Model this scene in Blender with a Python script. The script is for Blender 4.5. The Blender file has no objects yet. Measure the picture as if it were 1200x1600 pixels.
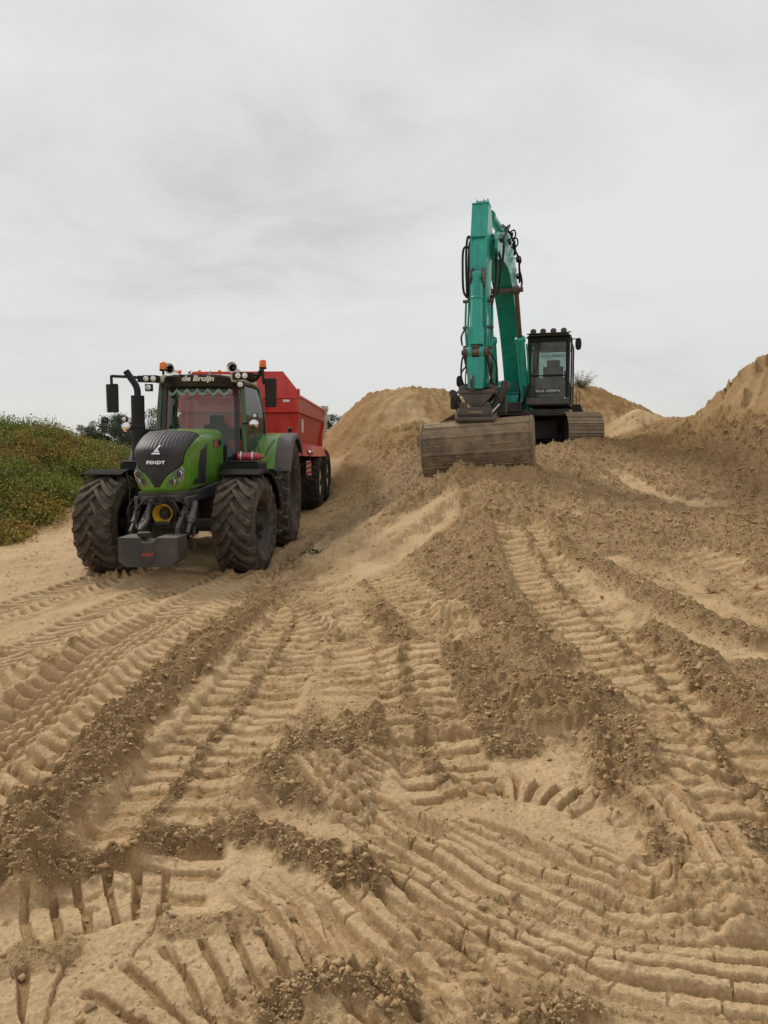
import bpy, math, random
import numpy as np
from math import sin, cos, pi, radians
from mathutils import Vector, Matrix, noise as mnoise

scene = bpy.context.scene
COL = scene.collection
random.seed(7)
rng = np.random.default_rng(11)

# ------------------------------------------------------------------ camera, sky, sun, exposure
CH = 1.75                                   # eye height
F_PX = 1200.0                               # focal length in pixels of the 1200 x 1600 picture
TILT = math.atan(88 / F_PX)                 # pitched a little downwards
cd = bpy.data.cameras.new('camera'); cam = bpy.data.objects.new('camera', cd); COL.objects.link(cam)
cam.location = (0, 0, CH); cam.rotation_euler = (pi / 2 - TILT, 0, 0)
cd.sensor_fit = 'VERTICAL'; cd.sensor_height = 36.0; cd.lens = 36.0 * F_PX / 1600
cd.clip_start = 0.05; cd.clip_end = 8000
scene.camera = cam
scene.render.resolution_x = 768; scene.render.resolution_y = 1024

SUN_EL, SUN_AZ = radians(43), radians(-48)  # sun up ahead, a little to the left, behind the overcast
world = bpy.data.worlds.new('World'); scene.world = world; world.use_nodes = True
def build_world():
    nt = world.node_tree; nt.nodes.clear(); N = nt.nodes.new; L = nt.links.new
    out = N('ShaderNodeOutputWorld'); bg = N('ShaderNodeBackground'); L(bg.outputs[0], out.inputs[0])
    sky = N('ShaderNodeTexSky'); sky.sky_type = 'NISHITA'; sky.sun_disc = False
    sky.sun_elevation = SUN_EL; sky.sun_rotation = SUN_AZ
    tc = N('ShaderNodeTexCoord'); sep = N('ShaderNodeSeparateXYZ'); L(tc.outputs['Generated'], sep.inputs[0])
    # project the view direction on to a cloud deck overhead
    zc = N('ShaderNodeMath'); zc.operation = 'MAXIMUM'; zc.inputs[1].default_value = 0.0; L(sep.outputs['Z'], zc.inputs[0])
    za = N('ShaderNodeMath'); za.operation = 'ADD'; za.inputs[1].default_value = 0.22; L(zc.outputs[0], za.inputs[0])
    dx = N('ShaderNodeMath'); dx.operation = 'DIVIDE'; L(sep.outputs['X'], dx.inputs[0]); L(za.outputs[0], dx.inputs[1])
    dy = N('ShaderNodeMath'); dy.operation = 'DIVIDE'; L(sep.outputs['Y'], dy.inputs[0]); L(za.outputs[0], dy.inputs[1])
    cmb = N('ShaderNodeCombineXYZ'); L(dx.outputs[0], cmb.inputs[0]); L(dy.outputs[0], cmb.inputs[1])
    def fbm(scale, detail, rough, off, dist=0.4):
        mp = N('ShaderNodeMapping'); mp.inputs['Location'].default_value = off; L(cmb.outputs[0], mp.inputs[0])
        n = N('ShaderNodeTexNoise'); n.inputs['Scale'].default_value = scale; n.inputs['Detail'].default_value = detail
        n.inputs['Roughness'].default_value = rough; n.inputs['Distortion'].default_value = dist
        L(mp.outputs[0], n.inputs['Vector']); return n.outputs['Fac']
    big = fbm(0.75, 3, 0.45, CLOUD_OFF, 0.2); small = fbm(2.6, 7, 0.58, (3.1, 1.7, 0.4), 0.5)
    mix = N('ShaderNodeMath'); mix.operation = 'MULTIPLY_ADD'; mix.inputs[1].default_value = 0.36; L(small, mix.inputs[0])
    b2 = N('ShaderNodeMath'); b2.operation = 'MULTIPLY'; b2.inputs[1].default_value = 0.64; L(big, b2.inputs[0]); L(b2.outputs[0], mix.inputs[2])
    ramp = N('ShaderNodeValToRGB'); L(mix.outputs[0], ramp.inputs[0])
    e = ramp.color_ramp.elements
    e[0].position = 0.32; e[0].color = (0.535, 0.54, 0.545, 1)
    e[1].position = 0.52; e[1].color = (0.73, 0.735, 0.725, 1)
    m = e.new(0.42); m.color = (0.665, 0.67, 0.668, 1)
    # thin high cloud towards the horizon: even and a little warm
    hz = N('ShaderNodeMapRange'); hz.inputs[1].default_value = 0.0; hz.inputs[2].default_value = 0.22; L(sep.outputs['Z'], hz.inputs[0])
    mh = N('ShaderNodeMixRGB'); L(hz.outputs[0], mh.inputs[0]); mh.inputs[1].default_value = (0.66, 0.66, 0.63, 1); L(ramp.outputs[0], mh.inputs[2])
    # a breath of the clear sky behind the cloud
    sc = N('ShaderNodeMixRGB'); sc.blend_type = 'MULTIPLY'; sc.inputs[0].default_value = 1; L(sky.outputs[0], sc.inputs[1]); sc.inputs[2].default_value = (0.1, 0.1, 0.1, 1)
    mx = N('ShaderNodeMixRGB'); mx.inputs[0].default_value = 0.96; L(sc.outputs[0], mx.inputs[1]); L(mh.outputs[0], mx.inputs[2])
    L(mx.outputs[0], bg.inputs[0]); bg.inputs[1].default_value = 0.78
CLOUD_OFF = (1.75, 0.1, 0.0)
build_world()
sd = bpy.data.lights.new('sun', 'SUN'); sun = bpy.data.objects.new('sun', sd); COL.objects.link(sun)
sd.energy = 1.5; sd.angle = radians(10); sd.color = (1.0, 0.96, 0.90)
sdir = Vector((sin(SUN_AZ) * cos(SUN_EL), cos(SUN_AZ) * cos(SUN_EL), sin(SUN_EL)))
sun.rotation_euler = sdir.to_track_quat('Z', 'Y').to_euler()
scene.view_settings.view_transform = 'Standard'; scene.view_settings.look = 'None'
scene.view_settings.gamma = 1; scene.view_settings.exposure = 0.46
scene.render.engine = 'CYCLES'

# ------------------------------------------------------------------ photograph pixel -> viewing ray (used to measure where things stand)
def ray(px, py):
    u = (px - 600) / F_PX; v = (800 - py) / F_PX
    return np.array([u, cos(TILT) + v * sin(TILT), -sin(TILT) + v * cos(TILT)])
def W(px, py, d):
    r = ray(px, py); k = d / r[1]
    return (r[0] * k, d, CH + r[2] * k)

# ------------------------------------------------------------------ object helpers
def tag(o, label=None, cat=None, group=None, kind=None):
    if label: o['label'] = label
    if cat: o['category'] = cat
    if group: o['group'] = group
    if kind: o['kind'] = kind
    return o
def empty(name, loc=(0, 0, 0), rz=0.0, label=None, cat=None, group=None):
    o = bpy.data.objects.new(name, None); COL.objects.link(o); o.location = loc; o.rotation_euler = (0, 0, rz)
    o.empty_display_size = 0.2
    return tag(o, label, cat, group)
def kids(o):
    return [c for c in bpy.data.objects if c.parent == o]
def copy_tree(o, parent=None, k=None):
    if k is None:
        k = {}
        for c in bpy.data.objects:
            if c.parent: k.setdefault(c.parent.name, []).append(c)
    c = o.copy(); COL.objects.link(c); c.parent = parent
    for ch in k.get(o.name, []): copy_tree(ch, c, k)
    return c

def catmull(pts, n=6):
    pts = [Vector(p) for p in pts]
    if len(pts) < 3: return pts
    P = [2 * pts[0] - pts[1]] + pts + [2 * pts[-1] - pts[-2]]
    out = []
    for i in range(1, len(P) - 2):
        for k in range(n):
            t = k / n
            a, b, c, d = P[i - 1], P[i], P[i + 1], P[i + 2]
            out.append(0.5 * ((2 * b) + (-a + c) * t + (2 * a - 5 * b + 4 * c - d) * t * t + (-a + 3 * b - 3 * c + d) * t ** 3))
    out.append(pts[-1]); return out

class MB:
    def __init__(s): s.v = []; s.f = []; s.m = []; s.mi = 0
    def add(s, vs, fs):
        b = len(s.v); s.v += [tuple(p) for p in vs]
        for f in fs: s.f.append(tuple(i + b for i in f)); s.m.append(s.mi)
        return s
    def hexa(s, p):      # p: 4 lower then 4 upper corners, same winding
        return s.add(p, [(3, 2, 1, 0), (4, 5, 6, 7), (0, 1, 5, 4), (1, 2, 6, 5), (2, 3, 7, 6), (3, 0, 4, 7)])
    def box(s, c, d, rot=None):
        x, y, z = d[0] / 2, d[1] / 2, d[2] / 2
        p = [Vector(q) for q in ((-x, -y, -z), (x, -y, -z), (x, y, -z), (-x, y, -z), (-x, -y, z), (x, -y, z), (x, y, z), (-x, y, z))]
        if rot is not None:
            from mathutils import Euler
            R = Euler(rot).to_matrix(); p = [R @ q for q in p]
        return s.hexa([q + Vector(c) for q in p])
    def prism(s, poly, ax, a, b):   # poly in the plane across axis ax ('x': (y,z), 'y': (x,z), 'z': (x,y)), from a to b
        def P(q, t):
            return {'x': (t, q[0], q[1]), 'y': (q[0], t, q[1]), 'z': (q[0], q[1], t)}[ax]
        n = len(poly)
        vs = [P(q, a) for q in poly] + [P(q, b) for q in poly]
        fs = [tuple(range(n))[::-1], tuple(range(n, 2 * n))] + [(i, (i + 1) % n, n + (i + 1) % n, n + i) for i in range(n)]
        return s.add(vs, fs)
    def loft(s, rings, cap=True, closed=True):
        n = len(rings[0]); vs = [p for r in rings for p in r]; fs = []
        for i in range(len(rings) - 1):
            for j in range(n if closed else n - 1):
                k = (j + 1) % n
                fs.append((i * n + j, i * n + k, (i + 1) * n + k, (i + 1) * n + j))
        if cap and closed:
            fs.append(tuple(range(n))[::-1]); fs.append(tuple(range((len(rings) - 1) * n, len(rings) * n)))
        return s.add(vs, fs)
    def frame_of(s, d):
        d = Vector(d).normalized(); u = Vector((0, 0, 1)) if abs(d.z) < 0.9 else Vector((1, 0, 0))
        a = d.cross(u).normalized(); return a, d.cross(a).normalized()
    def cyl(s, p0, p1, r0, r1=None, n=16, cap=True):
        r1 = r0 if r1 is None else r1
        p0, p1 = Vector(p0), Vector(p1); a, b = s.frame_of(p1 - p0)
        R = [[p + (a * cos(2 * pi * i / n) + b * sin(2 * pi * i / n)) * r for i in range(n)] for p, r in ((p0, r0), (p1, r1))]
        return s.loft(R, cap)
    def tube(s, pts, r, n=8, smooth=5):
        P = catmull(pts, smooth) if smooth and len(pts) > 2 else [Vector(p) for p in pts]
        rings = []; prev = None
        for i, p in enumerate(P):
            d = (P[min(i + 1, len(P) - 1)] - P[max(i - 1, 0)]).normalized()
            if prev is None: a, b = s.frame_of(d)
            else:
                a = (prev - d * prev.dot(d))
                a = a.normalized() if a.length > 1e-6 else s.frame_of(d)[0]
                b = d.cross(a)
            prev = a
            rr = r if not callable(r) else r(i / (len(P) - 1))
            rings.append([p + (a * cos(2 * pi * k / n) + b * sin(2 * pi * k / n)) * rr for k in range(n)])
        return s.loft(rings, True)
    def lathe(s, prof, c, axis, n=32):   # prof: (radius, along)
        c = Vector(c); d = Vector(axis).normalized(); a, b = s.frame_of(d)
        rings = [[c + d * h + (a * cos(2 * pi * i / n) + b * sin(2 * pi * i / n)) * max(r, 1e-4) for i in range(n)] for r, h in prof]
        return s.loft(rings, False)
    def sphere(s, c, r, sz=(1, 1, 1), n=12, m=8):
        rings = [[(c[0] + r * sz[0] * sin(pi * j / m) * cos(2 * pi * i / n), c[1] + r * sz[1] * sin(pi * j / m) * sin(2 * pi * i / n),
                   c[2] + r * sz[2] * cos(pi * j / m)) for i in range(n)] for j in [0.02] + list(range(1, m)) + [m - 0.02]]
        return s.loft(rings, True)
    def build(s, name, mat, parent=None, bevel=0.0, smooth=True, angle=38, loc=None, seg=2, **tags):
        me = bpy.data.meshes.new(name); me.from_pydata(s.v, [], s.f)
        for m_ in (mat if isinstance(mat, (list, tuple)) else [mat]): me.materials.append(m_)
        if any(s.m): me.polygons.foreach_set('material_index', s.m)
        import bmesh
        bm = bmesh.new(); bm.from_mesh(me); bmesh.ops.recalc_face_normals(bm, faces=bm.faces); bm.to_mesh(me); bm.free()
        if smooth:
            me.polygons.foreach_set('use_smooth', [True] * len(me.polygons)); me.set_sharp_from_angle(angle=radians(angle))
        o = bpy.data.objects.new(name, me); COL.objects.link(o)
        if parent: o.parent = parent
        if loc is not None: o.location = loc
        if bevel:
            b = o.modifiers.new('bevel', 'BEVEL'); b.width = bevel; b.segments = seg; b.limit_method = 'ANGLE'; b.angle_limit = radians(40)
            b.harden_normals = True
        tag(o, tags.get('label'), tags.get('cat'), tags.get('group'), tags.get('kind'))
        return o

def text_mesh(txt, size, name, mat, parent, M, depth=0.004, shear=0.0, bold=0.0, label=None, spacing=1.0):
    c = bpy.data.curves.new('txt', 'FONT'); c.body = txt; c.size = size; c.extrude = depth; c.shear = shear; c.offset = bold
    c.align_x = 'CENTER'; c.align_y = 'CENTER'; c.space_character = spacing; c.resolution_u = 3
    t = bpy.data.objects.new('txt', c); COL.objects.link(t)
    dg = bpy.context.evaluated_depsgraph_get(); me = bpy.data.meshes.new_from_object(t.evaluated_get(dg))
    bpy.data.objects.remove(t); bpy.data.curves.remove(c)
    me.transform(M); me.name = name; me.materials.clear(); me.materials.append(mat)
    if M.determinant() < 0: me.flip_normals()
    o = bpy.data.objects.new(name, me); COL.objects.link(o); o.parent = parent
    if label: o['label'] = label
    return o
def facing(x, y, z, tilt=0.0, rz=0.0, sx=1, sz=1):   # text lying in the x/z plane, read from -y
    return Matrix.Translation((x, y, z)) @ Matrix.Rotation(rz, 4, 'Z') @ Matrix.Rotation(pi / 2 - tilt, 4, 'X') @ Matrix.Diagonal((sx, sz, 1, 1))

# ------------------------------------------------------------------ materials
def newmat(name):
    m = bpy.data.materials.new(name); m.use_nodes = True; nt = m.node_tree; nt.nodes.clear()
    return m, nt, nt.nodes.new, nt.links.new
DUST = (0.30, 0.225, 0.145)
def mat(name, col, rough=0.5, metal=0.0, coat=0.0, dust=0.25, dscale=3.0, bump=0.0, bscale=60, var=0.12, dcol=DUST, updust=0.25, spec=0.5, rust=0.0):
    m, nt, N, L = newmat(name)
    out = N('ShaderNodeOutputMaterial'); p = N('ShaderNodeBsdfPrincipled'); L(p.outputs[0], out.inputs[0])
    tc = N('ShaderNodeTexCoord'); geo = N('ShaderNodeNewGeometry')
    n1 = N('ShaderNodeTexNoise'); n1.inputs['Scale'].default_value = dscale; n1.inputs['Detail'].default_value = 6; n1.inputs['Roughness'].default_value = 0.65
    n2 = N('ShaderNodeTexNoise'); n2.inputs['Scale'].default_value = dscale * 9; n2.inputs['Detail'].default_value = 4; n2.inputs['Roughness'].default_value = 0.7
    L(tc.outputs['Object'], n1.inputs[0]); L(tc.outputs['Object'], n2.inputs[0])
    base = N('ShaderNodeMixRGB'); base.blend_type = 'MULTIPLY'; base.inputs[0].default_value = 1
    base.inputs[1].default_value = (*col, 1)
    vr = N('ShaderNodeMapRange'); vr.inputs[3].default_value = 1 - var; vr.inputs[4].default_value = 1 + var; L(n2.outputs[0], vr.inputs[0]); L(vr.outputs[0], base.inputs[2])
    # weathering: broad faded areas and run-down streaks
    mp = N('ShaderNodeMapping'); mp.inputs['Scale'].default_value = (1, 1, 0.08); L(tc.outputs['Object'], mp.inputs[0])
    ns = N('ShaderNodeTexNoise'); ns.inputs['Scale'].default_value = 16; ns.inputs['Detail'].default_value = 4; L(mp.outputs[0], ns.inputs[0])
    ws_ = N('ShaderNodeMapRange'); ws_.inputs[1].default_value = .3; ws_.inputs[2].default_value = .7; ws_.inputs[3].default_value = 1 - var * 1.3; ws_.inputs[4].default_value = 1 + var * 1.1; L(ns.outputs[0], ws_.inputs[0])
    wf = N('ShaderNodeMapRange'); wf.inputs[1].default_value = .3; wf.inputs[2].default_value = .7; wf.inputs[3].default_value = 1 - var; wf.inputs[4].default_value = 1 + var; L(n1.outputs[0], wf.inputs[0])
    wm = N('ShaderNodeMath'); wm.operation = 'MULTIPLY'; L(ws_.outputs[0], wm.inputs[0]); L(wf.outputs[0], wm.inputs[1])
    bm_ = N('ShaderNodeMixRGB'); bm_.blend_type = 'MULTIPLY'; bm_.inputs[0].default_value = 1; L(base.outputs[0], bm_.inputs[1]); L(wm.outputs[0], bm_.inputs[2])
    col_out = bm_.outputs[0]
    if rust:
        nr = N('ShaderNodeTexNoise'); nr.inputs['Scale'].default_value = 14; nr.inputs['Detail'].default_value = 8; nr.inputs['Roughness'].default_value = 0.75; L(tc.outputs['Object'], nr.inputs[0])
        rr = N('ShaderNodeMapRange'); rr.inputs[1].default_value = 0.62 - rust * 0.2; rr.inputs[2].default_value = 0.70 - rust * 0.1; L(nr.outputs[0], rr.inputs[0])
        mr = N('ShaderNodeMixRGB'); L(rr.outputs[0], mr.inputs[0]); L(col_out, mr.inputs[1]); mr.inputs[2].default_value = (0.11, 0.05, 0.025, 1); col_out = mr.outputs[0]
    # dust settled on upward faces and splashed in blotches
    sp = N('ShaderNodeSeparateXYZ'); L(geo.outputs['Normal'], sp.inputs[0])
    up = N('ShaderNodeMapRange'); up.inputs[1].default_value = 0.2; up.inputs[2].default_value = 1.0; up.inputs[4].default_value = updust; L(sp.outputs[2], up.inputs[0])
    bl = N('ShaderNodeMapRange'); bl.inputs[1].default_value = 0.42; bl.inputs[2].default_value = 0.78; bl.inputs[4].default_value = dust * 1.6; L(n1.outputs[0], bl.inputs[0])
    b3 = N('ShaderNodeMath'); b3.operation = 'MULTIPLY'; L(bl.outputs[0], b3.inputs[0])
    v3 = N('ShaderNodeMapRange'); v3.inputs[1].default_value = 0.3; v3.inputs[2].default_value = 0.65; v3.inputs[3].default_value = 0.35; L(n2.outputs[0], v3.inputs[0]); L(v3.outputs[0], b3.inputs[1])
    ad = N('ShaderNodeMath'); ad.operation = 'ADD'; ad.use_clamp = True; L(up.outputs[0], ad.inputs[0]); L(b3.outputs[0], ad.inputs[1])
    ad2 = N('ShaderNodeMath'); ad2.operation = 'ADD'; ad2.use_clamp = True; ad2.inputs[1].default_value = dust * 0.15; L(ad.outputs[0], ad2.inputs[0])
    mx = N('ShaderNodeMixRGB'); L(ad2.outputs[0], mx.inputs[0]); L(col_out, mx.inputs[1]); mx.inputs[2].default_value = (*dcol, 1)
    L(mx.outputs[0], p.inputs['Base Color'])
    rg = N('ShaderNodeMapRange'); rg.inputs[3].default_value = rough; rg.inputs[4].default_value = min(1, rough + 0.5); L(ad2.outputs[0], rg.inputs[0]); L(rg.outputs[0], p.inputs['Roughness'])
    p.inputs['Metallic'].default_value = metal; p.inputs['Specular IOR Level'].default_value = spec
    if coat:
        p.inputs['Coat Weight'].default_value = coat; p.inputs['Coat Roughness'].default_value = 0.08
    if bump:
        b = N('ShaderNodeBump'); b.inputs['Strength'].default_value = bump; b.inputs['Distance'].default_value = 0.01
        nb = N('ShaderNodeTexNoise'); nb.inputs['Scale'].default_value = bscale; nb.inputs['Detail'].default_value = 5; L(tc.outputs['Object'], nb.inputs[0])
        L(nb.outputs[0], b.inputs['Height']); L(b.outputs[0], p.inputs['Normal'])
    return m
def glass(name, tint=(0.75, 0.85, 0.80), dirt=0.07, through=1.0):
    m, nt, N, L = newmat(name)
    out = N('ShaderNodeOutputMaterial'); tr = N('ShaderNodeBsdfTransparent'); tr.inputs[0].default_value = (*[t * through for t in tint], 1)
    gl = N('ShaderNodeBsdfGlossy'); gl.inputs['Roughness'].default_value = 0.03
    fr = N('ShaderNodeFresnel'); fr.inputs[0].default_value = 1.5
    mx = N('ShaderNodeMixShader'); L(fr.outputs[0], mx.inputs[0]); L(tr.outputs[0], mx.inputs[1]); L(gl.outputs[0], mx.inputs[2])
    df = N('ShaderNodeBsdfDiffuse'); df.inputs[0].default_value = (0.42, 0.40, 0.34, 1)
    tc = N('ShaderNodeTexCoord'); n = N('ShaderNodeTexNoise'); n.inputs['Scale'].default_value = 5; n.inputs['Detail'].default_value = 6; L(tc.outputs['Object'], n.inputs[0])
    mr = N('ShaderNodeMapRange'); mr.inputs[1].default_value = 0.3; mr.inputs[2].default_value = 0.75; mr.inputs[3].default_value = dirt * 0.4; mr.inputs[4].default_value = dirt * 2; L(n.outputs[0], mr.inputs[0])
    m2 = N('ShaderNodeMixShader'); L(mr.outputs[0], m2.inputs[0]); L(mx.outputs[0], m2.inputs[1]); L(df.outputs[0], m2.inputs[2])
    L(m2.outputs[0], out.inputs[0]); return m

# ------------------------------------------------------------------ noise on numpy arrays
def _h(ix, iy, s):
    h = (ix.astype(np.int64) * 374761393 + iy.astype(np.int64) * 668265263 + s * 1442695041) & 0xFFFFFFFF
    h = ((h ^ (h >> 13)) * 1274126177) & 0xFFFFFFFF
    return (h ^ (h >> 16)) & 0xFFFFFFFF
def perlin(x, y, s=0):
    x0 = np.floor(x); y0 = np.floor(y); fx = x - x0; fy = y - y0
    u = fx * fx * fx * (fx * (fx * 6 - 15) + 10); v = fy * fy * fy * (fy * (fy * 6 - 15) + 10)
    def g(ix, iy, dx, dy):
        a = _h(ix, iy, s) * (2 * pi / 4294967296.0); return np.cos(a) * dx + np.sin(a) * dy
    n00 = g(x0, y0, fx, fy); n10 = g(x0 + 1, y0, fx - 1, fy); n01 = g(x0, y0 + 1, fx, fy - 1); n11 = g(x0 + 1, y0 + 1, fx - 1, fy - 1)
    return 1.5 * ((n00 * (1 - u) + n10 * u) * (1 - v) + (n01 * (1 - u) + n11 * u) * v)
def fbm(x, y, oct=4, s=0, gain=0.5):
    r = np.zeros_like(x); a = 1.0
    for i in range(oct):
        r += a * perlin(x, y, s + i * 17); x = x * 2.03 + 5.1; y = y * 2.03 - 3.7; a *= gain
    return r
def worley(x, y, s=0):          # nearest two distances and a random value per cell
    x0 = np.floor(x); y0 = np.floor(y); d1 = np.full(x.shape, 9.0); d2 = np.full(x.shape, 9.0); cid = np.zeros(x.shape)
    for i in (-1, 0, 1):
        for j in (-1, 0, 1):
            ix = x0 + i; iy = y0 + j; h = _h(ix, iy, s)
            px = ix + (h & 0xFFFF) / 65536.0; py = iy + ((h >> 16) & 0xFFFF) / 65536.0
            d = (px - x) ** 2 + (py - y) ** 2; c = d < d1
            d2 = np.where(c, d1, np.minimum(d2, d)); cid = np.where(c, (h % 1009) / 1009.0, cid); d1 = np.where(c, d, d1)
    return np.sqrt(d1), np.sqrt(d2), cid
def sstep(a, b, x):
    t = np.clip((x - a) / (b - a), 0, 1); return t * t * (3 - 2 * t)
# ------------------------------------------------------------------ the lie of the land: surveyed points (x, y, z), smoothly joined
def survey():
    P = []
    w = lambda *a: P.append(a)
    c = lambda px, py, d: P.append(W(px, py, d))
    for x in (-7, -4, -1.5, 1, 3.5, 6): w(x, -2, 0.0)
    for x in (-4.5, -2, 0, 2, 4.5): w(x, 1.6, 0.0)
    w(-4, 4, 0); w(-1.5, 3.5, 0); w(1, 3.4, 0); w(3, 4.2, .06); w(5, 4.5, .3)
    w(-3, 6, 0); w(-6, 7, 0); w(-10, 6, .1); w(-10, 10, 0); w(-15, 12, .2); w(-12, -2, .1); w(10, -2, .4); w(12, 6, 2.2)
    w(-3, 9, 0); w(-5.5, 11, 0); w(-3, 11.5, 0.0); w(-4.2, 12, 0); w(-1.9, 11.4, 0.02); w(-8, 13, 0.05); w(-4.6, 14.3, .1); w(-1.9, 14.3, .12)
    w(-4.5, 18, .5); w(-1.8, 18, .5); w(-3, 16, .3); w(-3, 20, .72); w(-4, 24, .9); w(-3.5, 30, 1.0); w(-7, 17, .25); w(-7, 22, .7)
    w(-1.6, 19.6, .62)
    # left bank below the scrub
    c(0, 832, 16.3); c(110, 792, 20.5); c(-120, 860, 14.5)
    c(0, 677, 23); c(65, 679, 24); c(115, 697, 26); c(150, 711, 28); c(200, 731, 30); c(-110, 672, 23); c(40, 740, 19.3); c(-60, 740, 18.5)
    w(-15, 32, 1.3); w(-9, 33, 1.1); w(-20, 28, 2.2)
    # the ramp
    c(520, 870, 11.0); c(600, 822, 11.8); c(690, 765, 12.6); c(735, 738, 13.1); c(840, 734, 13.2); c(800, 715, 15)
    c(600, 900, 9.6); c(600, 1000, 6.9); c(600, 1150, 4.7); c(600, 858, 10.6); c(480, 900, 10.6); c(480, 1000, 7.0)
    c(780, 900, 8.8); c(780, 830, 10.5); c(780, 780, 11.9); c(780, 1000, 6.7); c(690, 800, 11.7)
    c(1000, 1000, 6.3); c(1000, 900, 8.2); c(1000, 820, 10.2); c(1000, 760, 12.3); c(1000, 720, 14.3); c(975, 694, 15.9)
    c(1000, 683, 17.5); c(1045, 662, 20)
    c(880, 693, 15.7)
    w(3.1, 18.6, 1.73); w(1.9, 17, 1.72); w(2.2, 20, 1.75); w(4.3, 19, 1.74); w(4.35, 17.2, 1.78); w(3.2, 15.3, 1.78); w(1.9, 18.8, 1.72)
    # bank to the right
    c(1200, 1000, 6.2); c(1200, 900, 8); c(1200, 820, 9.6); c(1200, 765, 11.2); c(1130, 705, 13.5); c(1100, 692, 14.3); c(1200, 740, 11.8)
    c(1110, 637, 16.5); c(1135, 612, 16.2); c(1160, 584, 15.6); c(1200, 565, 15.4); c(1300, 545, 14.6); c(1150, 660, 14.9); c(1200, 655, 13.6); c(1200, 700, 12.6)
    w(8, 9.5, 2.4); w(7, 7, 1.3); w(9, 20, 2.5); w(12, 16, 3.6); w(12, 24, 2.6); c(1085, 655, 18); c(1065, 657, 20.5); w(8.3, 26, 2.5)
    c(1085, 674, 16)
    # sand heap behind the ditching bucket
    c(508, 678, 24); c(530, 657, 24); c(555, 628, 24); c(600, 612, 24); c(640, 607, 24.6); c(680, 607, 25.2); c(718, 622, 25.4); c(770, 655, 25.5); c(830, 690, 25)
    c(480, 712, 24); c(560, 690, 21.8); c(640, 682, 20.3); c(680, 700, 17.6); c(520, 742, 20); c(600, 742, 17.6); c(660, 735, 15.4)
    c(540, 790, 17); c(600, 800, 14.2); c(520, 805, 16); c(480, 832, 14.8); c(440, 872, 12.6); c(640, 775, 13.6); c(700, 645, 22.8); c(610, 640, 22.6)
    w(0, 30, 1.9); w(3, 31, 1.8); w(-2, 28, 1.3)
    # sand hill far right
    c(800, 622, 30); c(840, 604, 30); c(893, 600, 30); c(950, 615, 30); c(1000, 636, 29.5); c(1040, 656, 29)
    w(4.5, 24.5, 2.0); w(7, 25, 2.7); w(8, 37, 1.8); w(4, 37, 1.8); w(12, 33, 2.0)
    # far flat fields
    for a in range(0, 360, 30):
        w(46 * sin(radians(a)), 46 * cos(radians(a)), 1.0 if -80 < (a if a < 180 else a - 360) < 80 else 0.3)
    return np.array(P, dtype=np.float64)
SP = survey(); MQ = 0.55
def _phi(d2): return np.sqrt(d2 + MQ * MQ)
def _solve():
    D = ((SP[:, None, :2] - SP[None, :, :2]) ** 2).sum(-1); n = len(SP)
    A = np.zeros((n + 3, n + 3)); A[:n, :n] = _phi(D) + np.eye(n) * -0.02; A[:n, n] = 1; A[:n, n + 1:] = SP[:, :2]
    A[n, :n] = 1; A[n + 1:, :n] = SP[:, :2].T
    return np.linalg.solve(A, np.concatenate([SP[:, 2], [0, 0, 0]]))
WT = _solve()
def base(x, y):
    x = np.atleast_1d(np.asarray(x, float)); y = np.atleast_1d(np.asarray(y, float)); n = len(SP)
    z = WT[n] + WT[n + 1] * x + WT[n + 2] * y
    for i in range(n): z = z + WT[i] * _phi((x - SP[i, 0]) ** 2 + (y - SP[i, 1]) ** 2)
    r = np.hypot(x, y); t = sstep(36, 46, r)
    # a small sand cone tipped in front of the far hill
    cx, cy = W(1000, 640, 22.4)[:2]; d = np.hypot((x - cx) * 1.0, y - cy)
    z = np.maximum(z, 3.13 - 0.52 * np.sqrt(d * d + 0.03))
    return z * (1 - t) + 0.95 * t
def g1(x, y): return float(base(x, y)[0])
def hit(px, py, dmin=1.2, dmax=60):       # where the sight line of a pixel meets the land
    r = ray(px, py); ds = np.exp(np.linspace(math.log(dmin), math.log(dmax), 500)); k = ds / r[1]
    X, Y, Z = r[0] * k, ds, CH + r[2] * k; b = base(X, Y); i = np.argmax(Z < b)
    if Z[i] >= b[i]: return float(X[-1]), float(Y[-1])
    if i: 
        t = (Z[i - 1] - b[i - 1]) / ((Z[i - 1] - b[i - 1]) + (b[i] - Z[i])); return float(X[i - 1] + (X[i] - X[i - 1]) * t), float(Y[i - 1] + (Y[i] - Y[i - 1]) * t)
    return float(X[0]), float(Y[0])
def path(pts):
    P = [hit(*p) for p in pts]; return np.array([(p.x, p.y) for p in catmull([(a, b, 0) for a, b in P], 6)])

class Field:
    """distance along and across a path for the grid points near it"""
    def __init__(s, X, Y, pl, reach):
        lo = pl.min(0) - reach; hi = pl.max(0) + reach
        s.idx = np.nonzero((X > lo[0]) & (X < hi[0]) & (Y > lo[1]) & (Y < hi[1]))[0]
        x, y = X[s.idx], Y[s.idx]; best = np.full(x.shape, 1e9); S = np.zeros_like(x); T = np.zeros_like(x); acc = 0.0
        for a, b in zip(pl[:-1], pl[1:]):
            d = b - a; l = math.hypot(*d); d = d / max(l, 1e-9)
            t = np.clip((x - a[0]) * d[0] + (y - a[1]) * d[1], 0, l)
            ex, ey = x - a[0] - d[0] * t, y - a[1] - d[1] * t; q = ex * ex + ey * ey; c = q < best
            best = np.where(c, q, best); S = np.where(c, acc + t, S); T = np.where(c, np.sign(d[0] * ey - d[1] * ex) * np.sqrt(q), T); acc += l
        k = np.abs(T) < reach; s.idx = s.idx[k]; s.s = S[k]; s.t = T[k]; s.len = acc; s.x = X[s.idx]; s.y = Y[s.idx]
        s.end = sstep(0, 0.12, s.s) * sstep(0, 0.12, acc - s.s)

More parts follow.
